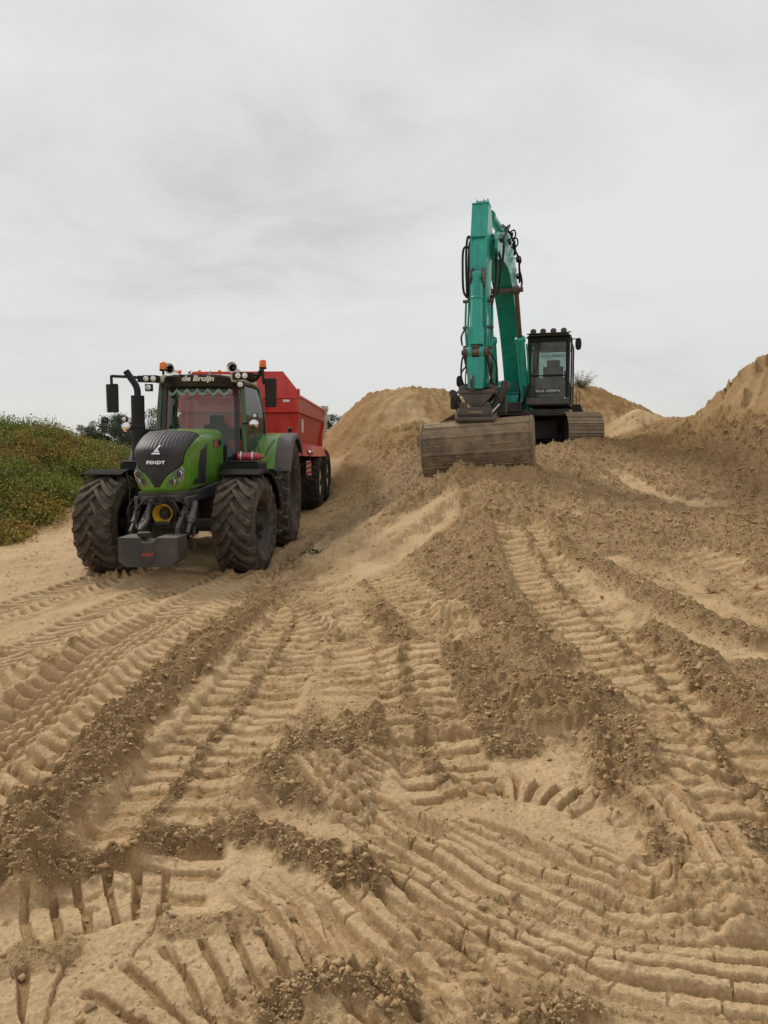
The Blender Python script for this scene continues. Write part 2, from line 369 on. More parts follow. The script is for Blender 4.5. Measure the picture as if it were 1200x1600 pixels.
def make_ground():
    # rings get wider with distance; the fan of spokes is dense ahead and coarse behind
    th = np.concatenate([np.arange(-0.60, 0.60, 0.00125), np.linspace(0.60, 2 * pi - 0.60, 130)[:-1]])
    r = [0.3]
    while r[-1] < 1.7: r.append(r[-1] * 1.03)
    while r[-1] < 34: r.append(r[-1] * (1.0021 if r[-1] < 9 else 1.0026 if r[-1] < 16 else 1.0036))
    while r[-1] < 4000: r.append(r[-1] * 1.035)
    r = np.array(r); nr, nt = len(r), len(th)
    X = np.outer(r, np.sin(th)).ravel(); Y = np.outer(r, np.cos(th)).ravel(); R = np.repeat(r, nt)
    front = (np.tile(th, nr) < 0.62)
    H = np.zeros_like(X)
    for a in range(0, len(X), 200000): H[a:a + 200000] = base(X[a:a + 200000], Y[a:a + 200000])
    n = len(X)
    near = front & (R < 36)
    loose = np.zeros(n); grey = np.zeros(n); dark = np.zeros(n); veg = np.zeros(n)
    I = np.nonzero(near)[0]; x, y = X[I], Y[I]
    # general unevenness and where the soil lies loose
    u = fbm(x * 0.55, y * 0.55, 4, 3); v = fbm(x * 1.7, y * 1.7, 3, 9)
    ramp = sstep(-0.8, 0.6, x + 0.35 * (y - 9) * 0 + 0.25 * u)          # right of the tractor lane
    L = np.clip(0.25 + 0.55 * u + 0.45 * v, 0, 1)
    up = sstep(7.3, 8.8, y + 0.6 * u) * sstep(-0.4, 0.4, x - (10.6 - y) * 0.10)
    mid = sstep(3.9, 5.2, y + .5 * v) * sstep(-1.6, -.4, x + .25 * u); L = np.maximum(L, mid * np.clip(.78 + .35 * u + .35 * v, 0, 1))
    L = np.maximum(L * (0.35 + 0.65 * ramp), np.clip(0.95 * up + 0.25 * v, 0, 1) * up)
    # heaps: mostly slid sand with loose aprons
    heap = sstep(0.9, 1.3, base(x, y) - 1.0) * sstep(15, 17, y)
    L = L * (1 - 0.45 * heap * sstep(-.3, .4, u))
    # compacted lane on the left
    lane = 1 - sstep(-1.6, -0.9, x + 0.2 * u); L = L * (1 - 0.6 * lane * sstep(6, 9, y))
    loose[I] = L
    H[I] += 0.03 * u * sstep(1, 5, R[I]) + 0.018 * v
    # the dug face under the loading ramp: smooth
    def blob(px, py, rx, ry, rot=0, soft=0.35):
        cx, cy = hit(px, py); c, s_ = cos(rot), sin(rot); dx, dy = X - cx, Y - cy
        q = np.hypot((dx * c + dy * s_) / rx, (-dx * s_ + dy * c) / ry); q = q + 0.16 * perlin(X * 2.1 / max(rx, .2), Y * 2.1 / max(rx, .2), 5) * near
        return 1 - sstep(1 - soft, 1 + soft, q)
    def flatten(m, amt=1.0, g=0.0):
        loose[:] = loose * (1 - m * amt); grey[:] = np.maximum(grey, g * m)

    def berm(pts, w, h, rough=1.0, dk=0.6, asym=0.0):
        f = Field(X, Y, pts if isinstance(pts, np.ndarray) else path(pts), w * 2.2 + 0.15); wob = 0.30 * perlin(f.s * 2.4, f.s * 0 + 1.3, 21) + 0.2 * perlin(f.x * 7, f.y * 7, 22)
        q = np.abs(f.t + w * wob + asym * w) / (w * (1 + 0.35 * perlin(f.s * 1.7, f.s * 0, 4)))
        q = q + 0.22 * perlin(f.x * 8, f.y * 8, 23) + 0.18 * perlin(f.x * 21, f.y * 21, 24); m = (1 - sstep(0.2, 1.15, q)) * f.end
        hh = h * .68 * (1 + 0.35 * perlin(f.s * 3.1, f.t * 2, 31))
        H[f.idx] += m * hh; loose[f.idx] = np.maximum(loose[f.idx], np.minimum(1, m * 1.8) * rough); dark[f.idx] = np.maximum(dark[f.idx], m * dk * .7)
    def crawler(pts, hw, depth=0.035, pitch=0.19, amp=0.014, keep=0.75, center=True, seed=0, sharp=0.5):
        amp = amp * 1.5
        f = Field(X, Y, path(pts), hw + 0.2); t = f.t + 0.012 * perlin(f.x * 9, f.y * 9, 2); a = np.abs(t)
        m = (1 - sstep(hw - 0.025, hw + 0.025, a + 0.03 * perlin(f.x * 5, f.y * 5, 8))) * f.end
        ph = (f.s + 0.010 * perlin(f.x * 6, f.y * 6, 3) + seed) / pitch; w = ph - np.floor(ph)
        bar = sstep(0.0, 0.07, w) * (1 - sstep(sharp + .05, sharp + 0.12, w))          # blocks of soil between the shoe lips
        fresh = np.clip(0.85 + 0.9 * perlin(f.x * 1.5, f.y * 1.5, 41 + int(seed * 10)), 0.1, 1)
        z = -depth + amp * bar * fresh + 0.004 * perlin(f.x * 14, f.y * 14, 7)
        if center: z = z + 0.02 * (1 - sstep(0.02, 0.07, np.abs(a - 0.04 - 0.03 * perlin(f.s * 2, f.s * 0, 5)))) * (0.6 + perlin(f.x * 6, f.y * 6, 6))
        H[f.idx] += m * z + 0.035 * keep * (1 - sstep(0.0, 0.09, np.abs(a - hw - 0.06))) * f.end * (0.7 + 0.6 * perlin(f.x * 6, f.y * 6, 19))
        lo = 0.06 + 0.5 * (1 - fresh)
        if center: lo = np.maximum(lo, 0.9 * (1 - sstep(0.02, 0.08, np.abs(t - 0.05 - 0.04 * perlin(f.s * 2, f.s * 0, 5)))))
        loose[f.idx] = loose[f.idx] * (1 - m) + np.clip(lo, 0, 1) * m
        dark[f.idx] *= (1 - m)
        gr = (1 - bar) * m; dark[f.idx] = np.maximum(dark[f.idx], gr * 0.8)  # shade in the gaps between the bars, painted as darker soil
    def tyre(pts, hw, depth=0.05, pitch=0.20, amp=0.040, seed=0, flip=1):
        amp = amp * 1.25
        f = Field(X, Y, path(pts), hw + 0.22); a = np.abs(f.t)
        m = (1 - sstep(hw - 0.02, hw + 0.04, a + 0.02 * perlin(f.x * 6, f.y * 6, 4))) * f.end
        arm = 0.30 * np.sin(np.clip(a / hw, 0, 1) * pi / 2)
        ph = (f.s * flip + arm + (f.t > 0) * pitch * 0.5 + 0.012 * perlin(f.x * 5, f.y * 5, 5) + seed) / pitch; w = ph - np.floor(ph)
        lug = sstep(0.0, 0.16, w) * (1 - sstep(0.42, 0.60, w)) * sstep(0.015, 0.05, a)          # pressed-in lug
        pillow = np.sqrt(np.clip(1 - ((w - 0.80) / 0.42) ** 2, 0, 1)) * (1 - lug)
        z = -depth * 0.4 - amp * lug * (0.75 + 0.4 * sstep(0.3, 1, a / hw)) + 0.024 * pillow
        H[f.idx] += m * z + 0.035 * (1 - sstep(0, 0.1, np.abs(a - hw - 0.07))) * f.end
        loose[f.idx] = loose[f.idx] * (1 - m) + 0.05 * m; dark[f.idx] = dark[f.idx] * (1 - m) + m * lug * 0.55  # lug hollows get their shade painted in as darker soil
    def grooves(pts, hw, pitch=0.085, amp=0.022, seed=0, crack=0.13, lo=0.08, depth=0.0):
        f = Field(X, Y, path(pts), hw + 0.06); t = f.t + 0.014 * perlin(f.s * 3, f.t * 2, 12 + seed) + 0.004 * perlin(f.x * 20, f.y * 20, 3)
        m = (1 - sstep(hw - 0.02, hw + 0.05, np.abs(f.t) + 0.10 * hw * perlin(f.s * 2.5, f.t * 9, 3))) * sstep(0, 0.25, f.s + 0.15 * perlin(f.t * 22, f.t * 0, 6)) * sstep(0, 0.25, f.len - f.s)
        ph = t / pitch + seed * 0.37; w = ph - np.floor(ph); lane_ = np.floor(ph)
        p = sstep(0.0, 0.12, w) * (1 - sstep(0.58, 0.66, w)); amp = amp * 1.55
        q = perlin(f.s * 1.3 + lane_ * 7.7, lane_ * 3.1, 77)                      # ridges differ and break off
        hgt = np.clip(0.75 + 0.9 * q, 0.12, 1.3)
        cr = (f.s + 0.02 * perlin(f.x * 12, f.y * 12, 9)) / crack + lane_ * 0.61; cw = np.abs(cr - np.round(cr)); cs = 1 - 0.8 * (1 - sstep(0.02, 0.05, cw)) * (_h(np.round(cr), lane_, 3) % 3 == 0)
        H[f.idx] += m * (amp * p * hgt * cs - amp * 0.35 - depth)
        loose[f.idx] = loose[f.idx] * (1 - m) + (lo + 0.25 * (hgt < 0.45)) * m; dark[f.idx] = dark[f.idx] * (1 - m) + m * (1 - p) * 0.6  # shade painted into the furrows between the ridges
    def smoothstrip(pts, hw, depth=0.02):
        f = Field(X, Y, path(pts), hw + 0.1); m = (1 - sstep(hw * 0.75, hw * 1.1, np.abs(f.t) + 0.06 * perlin(f.x * 4, f.y * 4, 6))) * f.end
        H[f.idx] -= m * depth; loose[f.idx] *= (1 - 0.95 * m); dark[f.idx] *= (1 - m)

    # --- big soft forms first
    berm([(410, 1270), (480, 1210), (560, 1160), (640, 1120)], 0.40, 0.10)
    berm([(560, 960), (640, 1000), (700, 1060), (740, 1130), (770, 1190)], 0.40, 0.07)
    berm([(700, 950), (760, 1000), (820, 1060), (880, 1150)], 0.34, 0.15, 0.8, 0.35)
    berm([(880, 1080), (960, 1130), (1040, 1200), (1100, 1290), (1170, 1390), (1280, 1480)], 0.44, 0.15, 1.0, 0.35)
    berm([(775, 800), (762, 860), (758, 920), (800, 985), (880, 1050)], 0.30, 0.12, 1.0, 0.35)
    berm([(600, 900), (640, 950), (690, 990)], 0.4, 0.04, 0.9, 0.2)
    berm([(740, 1500), (800, 1540), (850, 1580), (900, 1640)], 0.26, 0.06, 1.0, 0.6)
    m = blob(60, 1040, 0.75, 0.55); H[:] += m * 0.05; loose[:] = np.maximum(loose, m * 0.95); dark[:] = np.maximum(dark, m * 0.5)
    # --- wheel and crawler prints
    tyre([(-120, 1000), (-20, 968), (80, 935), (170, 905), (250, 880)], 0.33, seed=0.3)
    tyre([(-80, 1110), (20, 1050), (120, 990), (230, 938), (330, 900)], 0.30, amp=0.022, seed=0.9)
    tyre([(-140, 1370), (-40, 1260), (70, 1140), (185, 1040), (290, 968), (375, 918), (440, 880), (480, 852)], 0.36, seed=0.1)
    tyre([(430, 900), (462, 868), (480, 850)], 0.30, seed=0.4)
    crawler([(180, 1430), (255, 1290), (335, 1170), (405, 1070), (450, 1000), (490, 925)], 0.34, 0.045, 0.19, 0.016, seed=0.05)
    grooves([(1000, 1230), (1080, 1300), (1130, 1380), (1160, 1450)], .12, .08, .02, 5)
    crawler([(1060, 860), (1120, 880), (1230, 930)], .26, .01, .18, .010, keep=.1, center=False, seed=.4)
    crawler([(560, 1640), (640, 1560), (700, 1480), (720, 1420)], .20, .01, .10, .014, keep=.1, center=False, seed=.4, sharp=.7)
    crawler([(720, 1010), (650, 945), (600, 895)], 0.28, 0.012, 0.18, 0.010, keep=0.1, center=False, seed=0.1)
    tyre([(-60, 1210), (60, 1110), (160, 1030), (260, 965)], 0.22, amp=0.016, seed=0.55)
    tyre([(560, 1000), (500, 950), (450, 905), (420, 880)], 0.26, amp=0.014, seed=0.25)
    crawler([(560, 1100), (555, 1040), (540, 985)], 0.25, 0.015, 0.19, 0.010, keep=0.1, center=False, seed=0.5)
    crawler([(730, 1260), (690, 1190), (660, 1120), (640, 1050), (635, 1010)], 0.26, 0.03, 0.18, 0.022, keep=0.6, seed=0.2)
    crawler([(808, 812), (835, 870), (875, 930), (945, 985), (1005, 1050), (1075, 1130), (1145, 1220), (1240, 1330)], 0.36, 0.05, 0.19, 0.018, seed=0.6)
    smoothstrip([(885, 893), (960, 942), (1040, 985), (1110, 1012), (1240, 1030)], 0.22)
    smoothstrip([(935, 868), (1010, 893), (1080, 925), (1150, 965), (1240, 1005)], 0.20)
    berm([(1085, 662), (1115, 700), (1160, 728), (1240, 765)], .45, .30, 1.0, .5)
    berm([(1150, 650), (1180, 690), (1240, 720)], .4, .25, 1.0, .5)
    smoothstrip([(960, 735), (1010, 768), (1070, 782), (1150, 786)], 0.18, 0.01)
    berm([(870, 845), (900, 872), (960, 900), (1030, 935), (1100, 972), (1210, 1012)], 0.16, 0.12, 1.0, 0.4)
    berm([(1000, 972), (1060, 1010), (1110, 1060), (1160, 1112), (1240, 1170)], 0.19, 0.12, 1.0, 0.45)
    berm([(1140, 800), (1180, 850), (1240, 900)], 0.4, 0.12, 1.0, 0.3)
    # --- the long ridge pushed up beside the tyre track
    berm([(-60, 1440), (30, 1335), (125, 1225), (210, 1125), (295, 1045), (365, 980), (425, 930)], 0.24, 0.15, 1.0, 0.85)
    # --- foreground, bottom right: sweeping grooves of a slewed crawler
    flatten(blob(800, 1290, 0.55, 0.5), 0.95); flatten(blob(700, 1420, 0.7, 0.5), 0.9)
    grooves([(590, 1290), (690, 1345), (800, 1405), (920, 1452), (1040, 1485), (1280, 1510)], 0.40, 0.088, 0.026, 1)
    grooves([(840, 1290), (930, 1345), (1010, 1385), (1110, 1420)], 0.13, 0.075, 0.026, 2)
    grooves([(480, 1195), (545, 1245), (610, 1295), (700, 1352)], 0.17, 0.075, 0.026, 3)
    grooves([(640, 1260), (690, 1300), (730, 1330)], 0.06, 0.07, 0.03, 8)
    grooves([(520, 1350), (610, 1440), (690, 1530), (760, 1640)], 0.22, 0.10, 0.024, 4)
    crawler([(700, 1240), (790, 1228), (860, 1238), (930, 1262)], 0.13, 0.01, 0.10, 0.028, keep=0.3, center=False, seed=0.7)
    crawler([(590, 1180), (560, 1230), (545, 1300)], 0.10, 0.0, 0.085, 0.03, keep=0.2, center=False, seed=0.3)
    crawler([(310, 1290), (365, 1275), (420, 1250)], 0.11, 0.01, 0.09, 0.025, keep=0.2, center=False, seed=0.3)
    # --- foreground, bottom left: blocks left between the shoe lips
    flatten(blob(330, 1400, 0.75, 0.35), 0.85); flatten(blob(120, 1500, 0.6, 0.4), 0.7)
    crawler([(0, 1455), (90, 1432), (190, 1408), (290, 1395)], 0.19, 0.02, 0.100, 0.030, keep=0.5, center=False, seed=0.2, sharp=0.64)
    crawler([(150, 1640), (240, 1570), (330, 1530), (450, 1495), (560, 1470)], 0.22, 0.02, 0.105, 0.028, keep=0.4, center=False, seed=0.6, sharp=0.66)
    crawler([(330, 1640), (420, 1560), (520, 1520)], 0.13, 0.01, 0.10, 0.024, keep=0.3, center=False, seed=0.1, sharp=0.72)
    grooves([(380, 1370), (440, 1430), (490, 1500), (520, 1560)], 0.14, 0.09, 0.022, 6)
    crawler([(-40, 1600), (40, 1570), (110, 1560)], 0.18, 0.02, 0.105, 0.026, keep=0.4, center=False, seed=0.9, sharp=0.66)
    berm([(-60, 1400), (60, 1378), (160, 1352), (280, 1318), (390, 1305), (480, 1328), (560, 1368), (600, 1410)], 0.13, 0.05, 1.0, 0.8)
    berm([(-20, 1490), (60, 1505), (150, 1500)], 0.10, 0.02, .6, 0.2)
    berm([(230, 1445), (320, 1458), (420, 1450)], 0.09, 0.02, .5, 0.2)
    berm([(380, 1615), (450, 1575), (540, 1548), (600, 1560), (660, 1620)], 0.10, 0.06, 1.0, 0.6)
    flatten(blob(640, 825, 0.9, 0.55, 0.9), 1.0)
    flatten(blob(560, 860, 0.5, 0.4), 1.0)
    berm([(470, 905), (540, 855), (610, 808), (670, 770), (730, 742)], .30, .20, .25, 0)
    berm([(575, 880), (640, 838), (700, 798), (745, 770)], .34, -.20, .0, 0)
    wedge = np.maximum(blob(640, 832, 1.5, 0.42, 1.05, .15), blob(600, 850, .6, .35, .9, .15)); flatten(wedge, 1.0); dark[:] *= 1 - wedge; grey[:] *= 1 - wedge
    # --- slid faces and shingle apron
    gx, gy = hit(600, 770); gm = blob(590, 790, 1.0, 3.4, -0.42); grey[:] = np.maximum(grey, gm * 0.4); loose[:] = np.maximum(loose, gm * 0.5)
    for (a, b, rx, ry) in ((560, 650, 1.3, 1.2), (680, 640, 1.6, 1.2), (1000, 655, 1.4, 1.2), (530, 760, 0.8, 1.6), (620, 640, .8, 1.), (1170, 620, .8, 1.2)):
        flatten(blob(a, b, rx, ry), 0.85)
    for (a, b) in ((905, 760), (935, 785), (900, 800), (940, 745), (895, 735)):      # footprints going up the ramp
        cx, cy = hit(a, b); d = np.hypot((X - cx) / 0.10, (Y - cy) / 0.20); mm = 1 - sstep(0.6, 1.1, d); H[:] -= mm * 0.04; loose[:] *= (1 - mm)
    # crumbled edge along the crest of the right-hand bank
    cx = X[I]; cy = Y[I]; bank = sstep(2.3, 3.0, H[I]) * sstep(5.5, 6.5, cx) * (cy < 22)
    _, _, cid = worley(cx * 2.2, cy * 2.2, 55); H[I] += bank * 0.26 * (cid - 0.5)
    # pushed-up sand round the wheels, the tracks and under the bucket
    c1_, s1_ = cos(radians(-1)), sin(radians(-1))
    for (lx, ly, hw_, hl_) in ((.99, 0, .36, .42), (-.99, 0, .36, .42), (1.03, 2.8, .40, .5), (-1.03, 2.8, .40, .5)):
        wx, wy = -3.06 + lx * c1_ - ly * s1_, 11.46 + lx * s1_ + ly * c1_
        q = np.hypot((X - wx) / hw_, (Y - wy) / hl_) + .12 * perlin(X * 5, Y * 5, 140); H += .055 * np.exp(-((q - 1.12) / .20) ** 2); loose[:] = np.maximum(loose, .6 * np.exp(-((q - 1.15) / .22) ** 2))
    a_ = radians(-16.5)
    def ew(lx, ly): return (3.1 + lx * cos(a_) - ly * sin(a_), 18.6 + lx * sin(a_) + ly * cos(a_))
    berm(np.array([ew(-1.0, -5.83), ew(-.3, -5.90), (ew(.4, -5.86)), ew(1.15, -5.80)]), .17, .17, .35, 0)
    berm(np.array([(3.9, 16.05), (4.3, 15.98), (4.75, 16.05)]), .18, .12, .4, 0)
    # --- crumb structure
    x, y = X[I], Y[I]; r_ = R[I]
    patch = np.clip(.24 + .55 * fbm(x * 1.9, y * 1.9, 4, 150, .65), 0, .62) * (.45 + .55 * sstep(-2.2, -1.0, x)) * (1 - .5 * heap) * (.32 + .68 * sstep(3.3, 4.6, r_)) * (1 - wedge[I])
    loose[I] = np.maximum(loose[I], patch * (1 - .0 * loose[I])); L = np.clip(loose[I], 0, 1)
    d1, d2, c1 = worley(x * 9 + 0.4 * perlin(x * 12, y * 12, 60), y * 9 + 0.4 * perlin(x * 12, y * 12, 61), 62)
    clump = np.clip(1 - d1 * 1.25, 0, 1) ** 0.7 * (c1 > 0.45) * c1
    d3, d4, c3 = worley(x * 24, y * 24, 63); crumb = np.clip(1 - d3 * 1.2, 0, 1) * (0.3 + c3)
    farg = 1 + 1.2 * sstep(7, 16, r_)
    L = np.clip(L + 0.35 * perlin(x * 3.3, y * 3.3, 64) * sstep(.08, .4, L), 0, 1); H[I] += L * (0.034 * farg * fbm(x * 5, y * 5, 5, 70, 0.62) + 0.020 * clump * farg + 0.020 * crumb * farg + 0.012 * fbm(x * 26, y * 26, 2, 75))
    P_ = 1 - L
    H[I] += P_ * (0.010 * fbm(x * 4, y * 4, 4, 80, .6) + 0.0035 * fbm(x * 26, y * 26, 3, 85, .7))
    e1, e2, _ = worley(x * 3.4 + 0.5 * perlin(x * 6, y * 6, 90), y * 3.4 + 0.5 * perlin(x * 6, y * 6, 91), 92)      # drying cracks
    ck = (1 - sstep(0.012, 0.045, e2 - e1)) * P_ * sstep(0.0, 0.5, perlin(x * 1.3, y * 1.3, 93)) * (r_ < 8) ; H[I] -= 0.012 * ck
    loose[I] = np.maximum(loose[I], ck * 0.6); dark[I] = np.maximum(dark[I], ck * 0.5)
    # scattered small stones and crumbs on the smooth parts
    s1, _, sc = worley(x * 7, y * 7, 95); st = (sc > 0.93) * np.clip(1 - s1 / 0.16, 0, 1) ** 0.5 * P_; H[I] += 0.016 * st * farg; loose[I] = np.maximum(loose[I], st * 0.8)
    # eroded faces of the heaps: damp, gullied, with slumps
    for (hx, hy, rad_, ga) in ((1.3, 24.8, 6.5, .09), (7.2, 30, 7.0, .08), (8.6, 16.5, 5.2, .18)):
        dd = np.hypot(x - hx, y - hy); an = np.arctan2(y - hy, x - hx); w_ = (1 - sstep(rad_ * .6, rad_, dd)) * sstep(.5, 1.6, dd)
        gl = 1 - np.abs(perlin(an * 5 + .25 * perlin(x * .9, y * .9, 113), dd * .22, 111)); H[I] += w_ * ga * (gl - .8) + w_ * .025 * fbm(x * 2.5, y * 2.5, 3, 112)
        z0 = base(x, y); st_ = z0 * 2.6 + .8 * perlin(x * .5, y * .5, 114); H[I] += w_ * .03 * (sstep(.35, .65, st_ - np.floor(st_)) - .5)
        pt = np.clip(.85 + .7 * perlin(x * .55, y * .55, 115) + .3 * perlin(x * 1.9, y * 1.9, 116), .3, 1); wm = (1 - sstep(rad_ * .75, rad_ * 1.05, dd)) * sstep(11.5, 14, y); dark[I] = np.maximum(dark[I], wm * pt); loose[I] = np.maximum(loose[I], wm * .6 * pt)
    # slope run-off lines on the heaps
    hh = sstep(15, 18, y) * sstep(0.3, 0.8, base(x, y) - 1.0)
    H[I] += hh * (0.07 * fbm(x * 0.9, y * 0.9, 3, 101) + 0.02 * fbm(x * 2.8, y * 1.2, 3, 103)) * (1 - sstep(1.2, 2.2, np.hypot(x - 3.1, (y - 18.4) * 0.8) * -1 + 3.6))
    veg_line = np.array([hit(a, b) for a, b in ((-200, 900), (-60, 836), (0, 832), (60, 829), (110, 800), (160, 765), (210, 742))])
    vy = np.interp(x, veg_line[:, 0], veg_line[:, 1]); veg[I] = sstep(0.4, 1.3, y - vy + 0.7 * v) * (x < -6.0) 
    veg[:] = np.maximum(veg, sstep(34, 40, R)); H[:] = np.where(R > 50, 0.95 + 0.25 * perlin(X / 90, Y / 90, 5), H)
    verts = np.concatenate([np.stack([X, Y, H], 1), [[0, 0, H[:nt].mean()]]])
    i = np.arange(nr - 1)[:, None] * nt; j = np.arange(nt)[None, :]; k = (j + 1) % nt
    q = np.stack([i + j, i + k, i + nt + k, i + nt + j], -1).reshape(-1, 4)[:, ::-1]
    fan = np.stack([np.full(nt, n), np.arange(nt), (np.arange(nt) + 1) % nt], 1)[:, ::-1]
    me = bpy.data.meshes.new('ground'); me.vertices.add(n + 1); me.vertices.foreach_set('co', verts.astype(np.float32).ravel())
    nl = q.size + fan.size; me.loops.add(nl); me.loops.foreach_set('vertex_index', np.concatenate([q.ravel(), fan.ravel()]).astype(np.int32))
    me.polygons.add(len(q) + len(fan))
    me.polygons.foreach_set('loop_start', np.concatenate([np.arange(len(q)) * 4, q.size + np.arange(len(fan)) * 3]).astype(np.int32))
    me.update(calc_edges=True); me.validate()
    me.polygons.foreach_set('use_smooth', np.ones(len(me.polygons), dtype=bool))
    field = sstep(60, 75, R)
    for nm, arr in (('field', field), ('loose', loose), ('grey', grey), ('moist_and_shade', dark), ('veg', veg)):
        at = me.attributes.new(nm, 'FLOAT', 'POINT'); at.data.foreach_set('value', np.append(np.clip(arr, 0, 1), 0).astype(np.float32))
    o = bpy.data.objects.new('ground', me); COL.objects.link(o); o['kind'] = 'structure'
    me.materials.append(sand_material()); return o, X, Y, H, (r, th), loose

def sand_material():
    m, nt, N, L = newmat('sand'); out = N('ShaderNodeOutputMaterial'); p = N('ShaderNodeBsdfPrincipled'); L(p.outputs[0], out.inputs[0])
    p.inputs['Roughness'].default_value = 0.95; p.inputs['Specular IOR Level'].default_value = 0.15
    tc = N('ShaderNodeTexCoord')
    def nz(s, d=6, r=0.6):
        n = N('ShaderNodeTexNoise'); n.inputs['Scale'].default_value = s; n.inputs['Detail'].default_value = d; n.inputs['Roughness'].default_value = r
        L(tc.outputs['Object'], n.inputs[0]); return n.outputs[0]
    def at(nm):
        a = N('ShaderNodeAttribute'); a.attribute_name = nm; return a.outputs['Fac']
    def mix(f, a, b, mode='MIX'):
        x = N('ShaderNodeMixRGB'); x.blend_type = mode
        for i, v in enumerate((f, a, b)):
            if isinstance(v, (int, float)): x.inputs[i].default_value = v
            elif isinstance(v, tuple): x.inputs[i].default_value = (*v, 1)
            else: L(v, x.inputs[i])
        return x.outputs[0]
    def mr(v, a, b, c=0.0, d=1.0):
        x = N('ShaderNodeMapRange'); x.inputs[1].default_value = a; x.inputs[2].default_value = b; x.inputs[3].default_value = c; x.inputs[4].default_value = d; L(v, x.inputs[0]); return x.outputs[0]
    def mul(a, b):
        x = N('ShaderNodeMath'); x.operation = 'MULTIPLY'
        for i, v in enumerate((a, b)):
            if isinstance(v, (int, float)): x.inputs[i].default_value = v
            else: L(v, x.inputs[i])
        return x.outputs[0]
    def add(a, b):
        x = N('ShaderNodeMath'); x.operation = 'ADD'; x.use_clamp = True; L(a, x.inputs[0]); L(b, x.inputs[1]); return x.outputs[0]
    n1, n2, n3, n4 = nz(0.7), nz(5, 7, 0.7), nz(60, 4, 0.7), nz(260, 2, 0.6)
    pale = mix(mr(n1, 0.35, 0.65), SAND_PALE, SAND_WARM)
    loosec = mix(mr(n2, 0.35, 0.65), SAND_LOOSE, SAND_LOOSE2)
    lf = mr(add(at('loose'), mul(mr(n2, 0.4, 0.7), 0.25)), 0.12, 0.85)
    c = mix(lf, pale, loosec)
    c = mix(mul(at('moist_and_shade'), mr(n2, 0.2, 0.75, 0.6, 1.0)), c, SAND_MOIST_AND_SHADE)  # damp soil on ridges and heaps, plus painted shade in the prints
    c = mix(mul(at('grey'), 0.6), c, (0.30, 0.235, 0.175))
    c = mix(1.0, c, mix(mr(n3, 0.25, 0.75), (0.66, 0.65, 0.64), (1.28, 1.28, 1.28)), 'MULTIPLY')
    c = mix(1.0, c, mix(mr(n4, 0.3, 0.7), (0.86, 0.86, 0.86), (1.12, 1.12, 1.12)), 'MULTIPLY')
    grass = mix(n2, (0.085, 0.095, 0.030), (0.16, 0.15, 0.06)); c = mix(at('veg'), c, grass); c = mix(at('field'), c, (0.135, 0.165, 0.055))
    L(c, p.inputs['Base Color'])
    b1 = N('ShaderNodeBump'); b1.inputs['Distance'].default_value = 0.016; L(mr(at('loose'), 0, 1, 0.55, 1.0), b1.inputs['Strength']); L(nz(95, 5, 0.75), b1.inputs['Height'])
    b2 = N('ShaderNodeBump'); b2.inputs['Distance'].default_value = 0.045; L(mr(at('loose'), 0, 1, 0.16, 0.9), b2.inputs['Strength']); L(nz(22, 6, 0.7), b2.inputs['Height']); L(b1.outputs[0], b2.inputs['Normal'])
    L(b2.outputs[0], p.inputs['Normal']); return m
SAND_PALE, SAND_WARM = (0.575, 0.408, 0.236), (0.515, 0.348, 0.184)
SAND_LOOSE, SAND_LOOSE2 = (0.440, 0.285, 0.142), (0.530, 0.358, 0.190)
SAND_MOIST_AND_SHADE = (0.345, 0.205, 0.086)  # damp soil colour, also used for the shade painted into prints
ground, GX, GY, GH, (GR, GT), LOOSE = make_ground()
def gz(x, y):           # final surface height from the ring mesh (nearest vertex)
    r = math.hypot(x, y); t = math.atan2(x, y)
    if t < GT[0]: t += 2 * pi
    i = min(int(np.searchsorted(GR, r)), len(GR) - 1); j = min(int(np.searchsorted(GT, t)), len(GT) - 1)
    return float(GH[i * len(GT) + j])
# ------------------------------------------------------------------ shared materials of the machines
M_GREEN = mat('green_paint', (0.080, 0.265, 0.012), 0.30, coat=0.4, dust=0.18, updust=0.14, var=0.09)
M_PILLAR = mat('pillar_green', (0.045, 0.115, 0.030), 0.4, coat=0.3, dust=0.15, updust=0.1)
M_BLACK = mat('black_plastic', (0.010, 0.010, 0.011), 0.6, dust=0.05, updust=0.05, spec=0.3)
M_GRILLE = mat('dark_grey_plastic', (0.022, 0.022, 0.025), 0.52, dust=0.08, updust=0.05, spec=0.3)
M_GREYP = mat('grey_plastic', (0.065, 0.062, 0.068), 0.55, dust=0.15, updust=0.15)
M_IRON = mat('grey_cast_iron', (0.032, 0.032, 0.034), 0.55, dust=0.15, updust=0.20, rust=0.15, bump=0.3)
M_OIL = mat('greasy_black_metal', (0.013, 0.012, 0.012), 0.55, dust=0.15, updust=0.20, spec=0.35, bump=0.3)
M_RUBBER = mat('dusty_rubber', (0.036, 0.031, 0.027), 0.85, dust=0.60, updust=0.35, dscale=7, bump=0.35, dcol=(0.22, 0.17, 0.125), spec=0.2)
M_RUBBER_D = mat('tyre_rubber_trailer', (0.016, 0.015, 0.014), 0.85, dust=0.35, updust=0.25, dscale=5, bump=0.35, dcol=(0.15, 0.11, 0.075), spec=0.2)
M_RIM = mat('dark_rim', (0.018, 0.018, 0.019), 0.5, dust=0.25, updust=0.2, dcol=(0.14, 0.11, 0.08))
M_MATT = mat('matt_black_plastic', (0.009, 0.009, 0.009), 0.8, dust=0.06, updust=0.02, spec=0.08)
M_CHROME = mat('chrome', (0.75, 0.75, 0.74), 0.12, metal=1, dust=0.08, updust=0.1)
M_REFL = mat('lamp_reflector', (0.72, 0.72, 0.70), 0.3, metal=0.35, dust=0.05, updust=0.05)
M_WHITE = mat('white_letters', (0.78, 0.78, 0.76), 0.5, dust=0.05, updust=0)
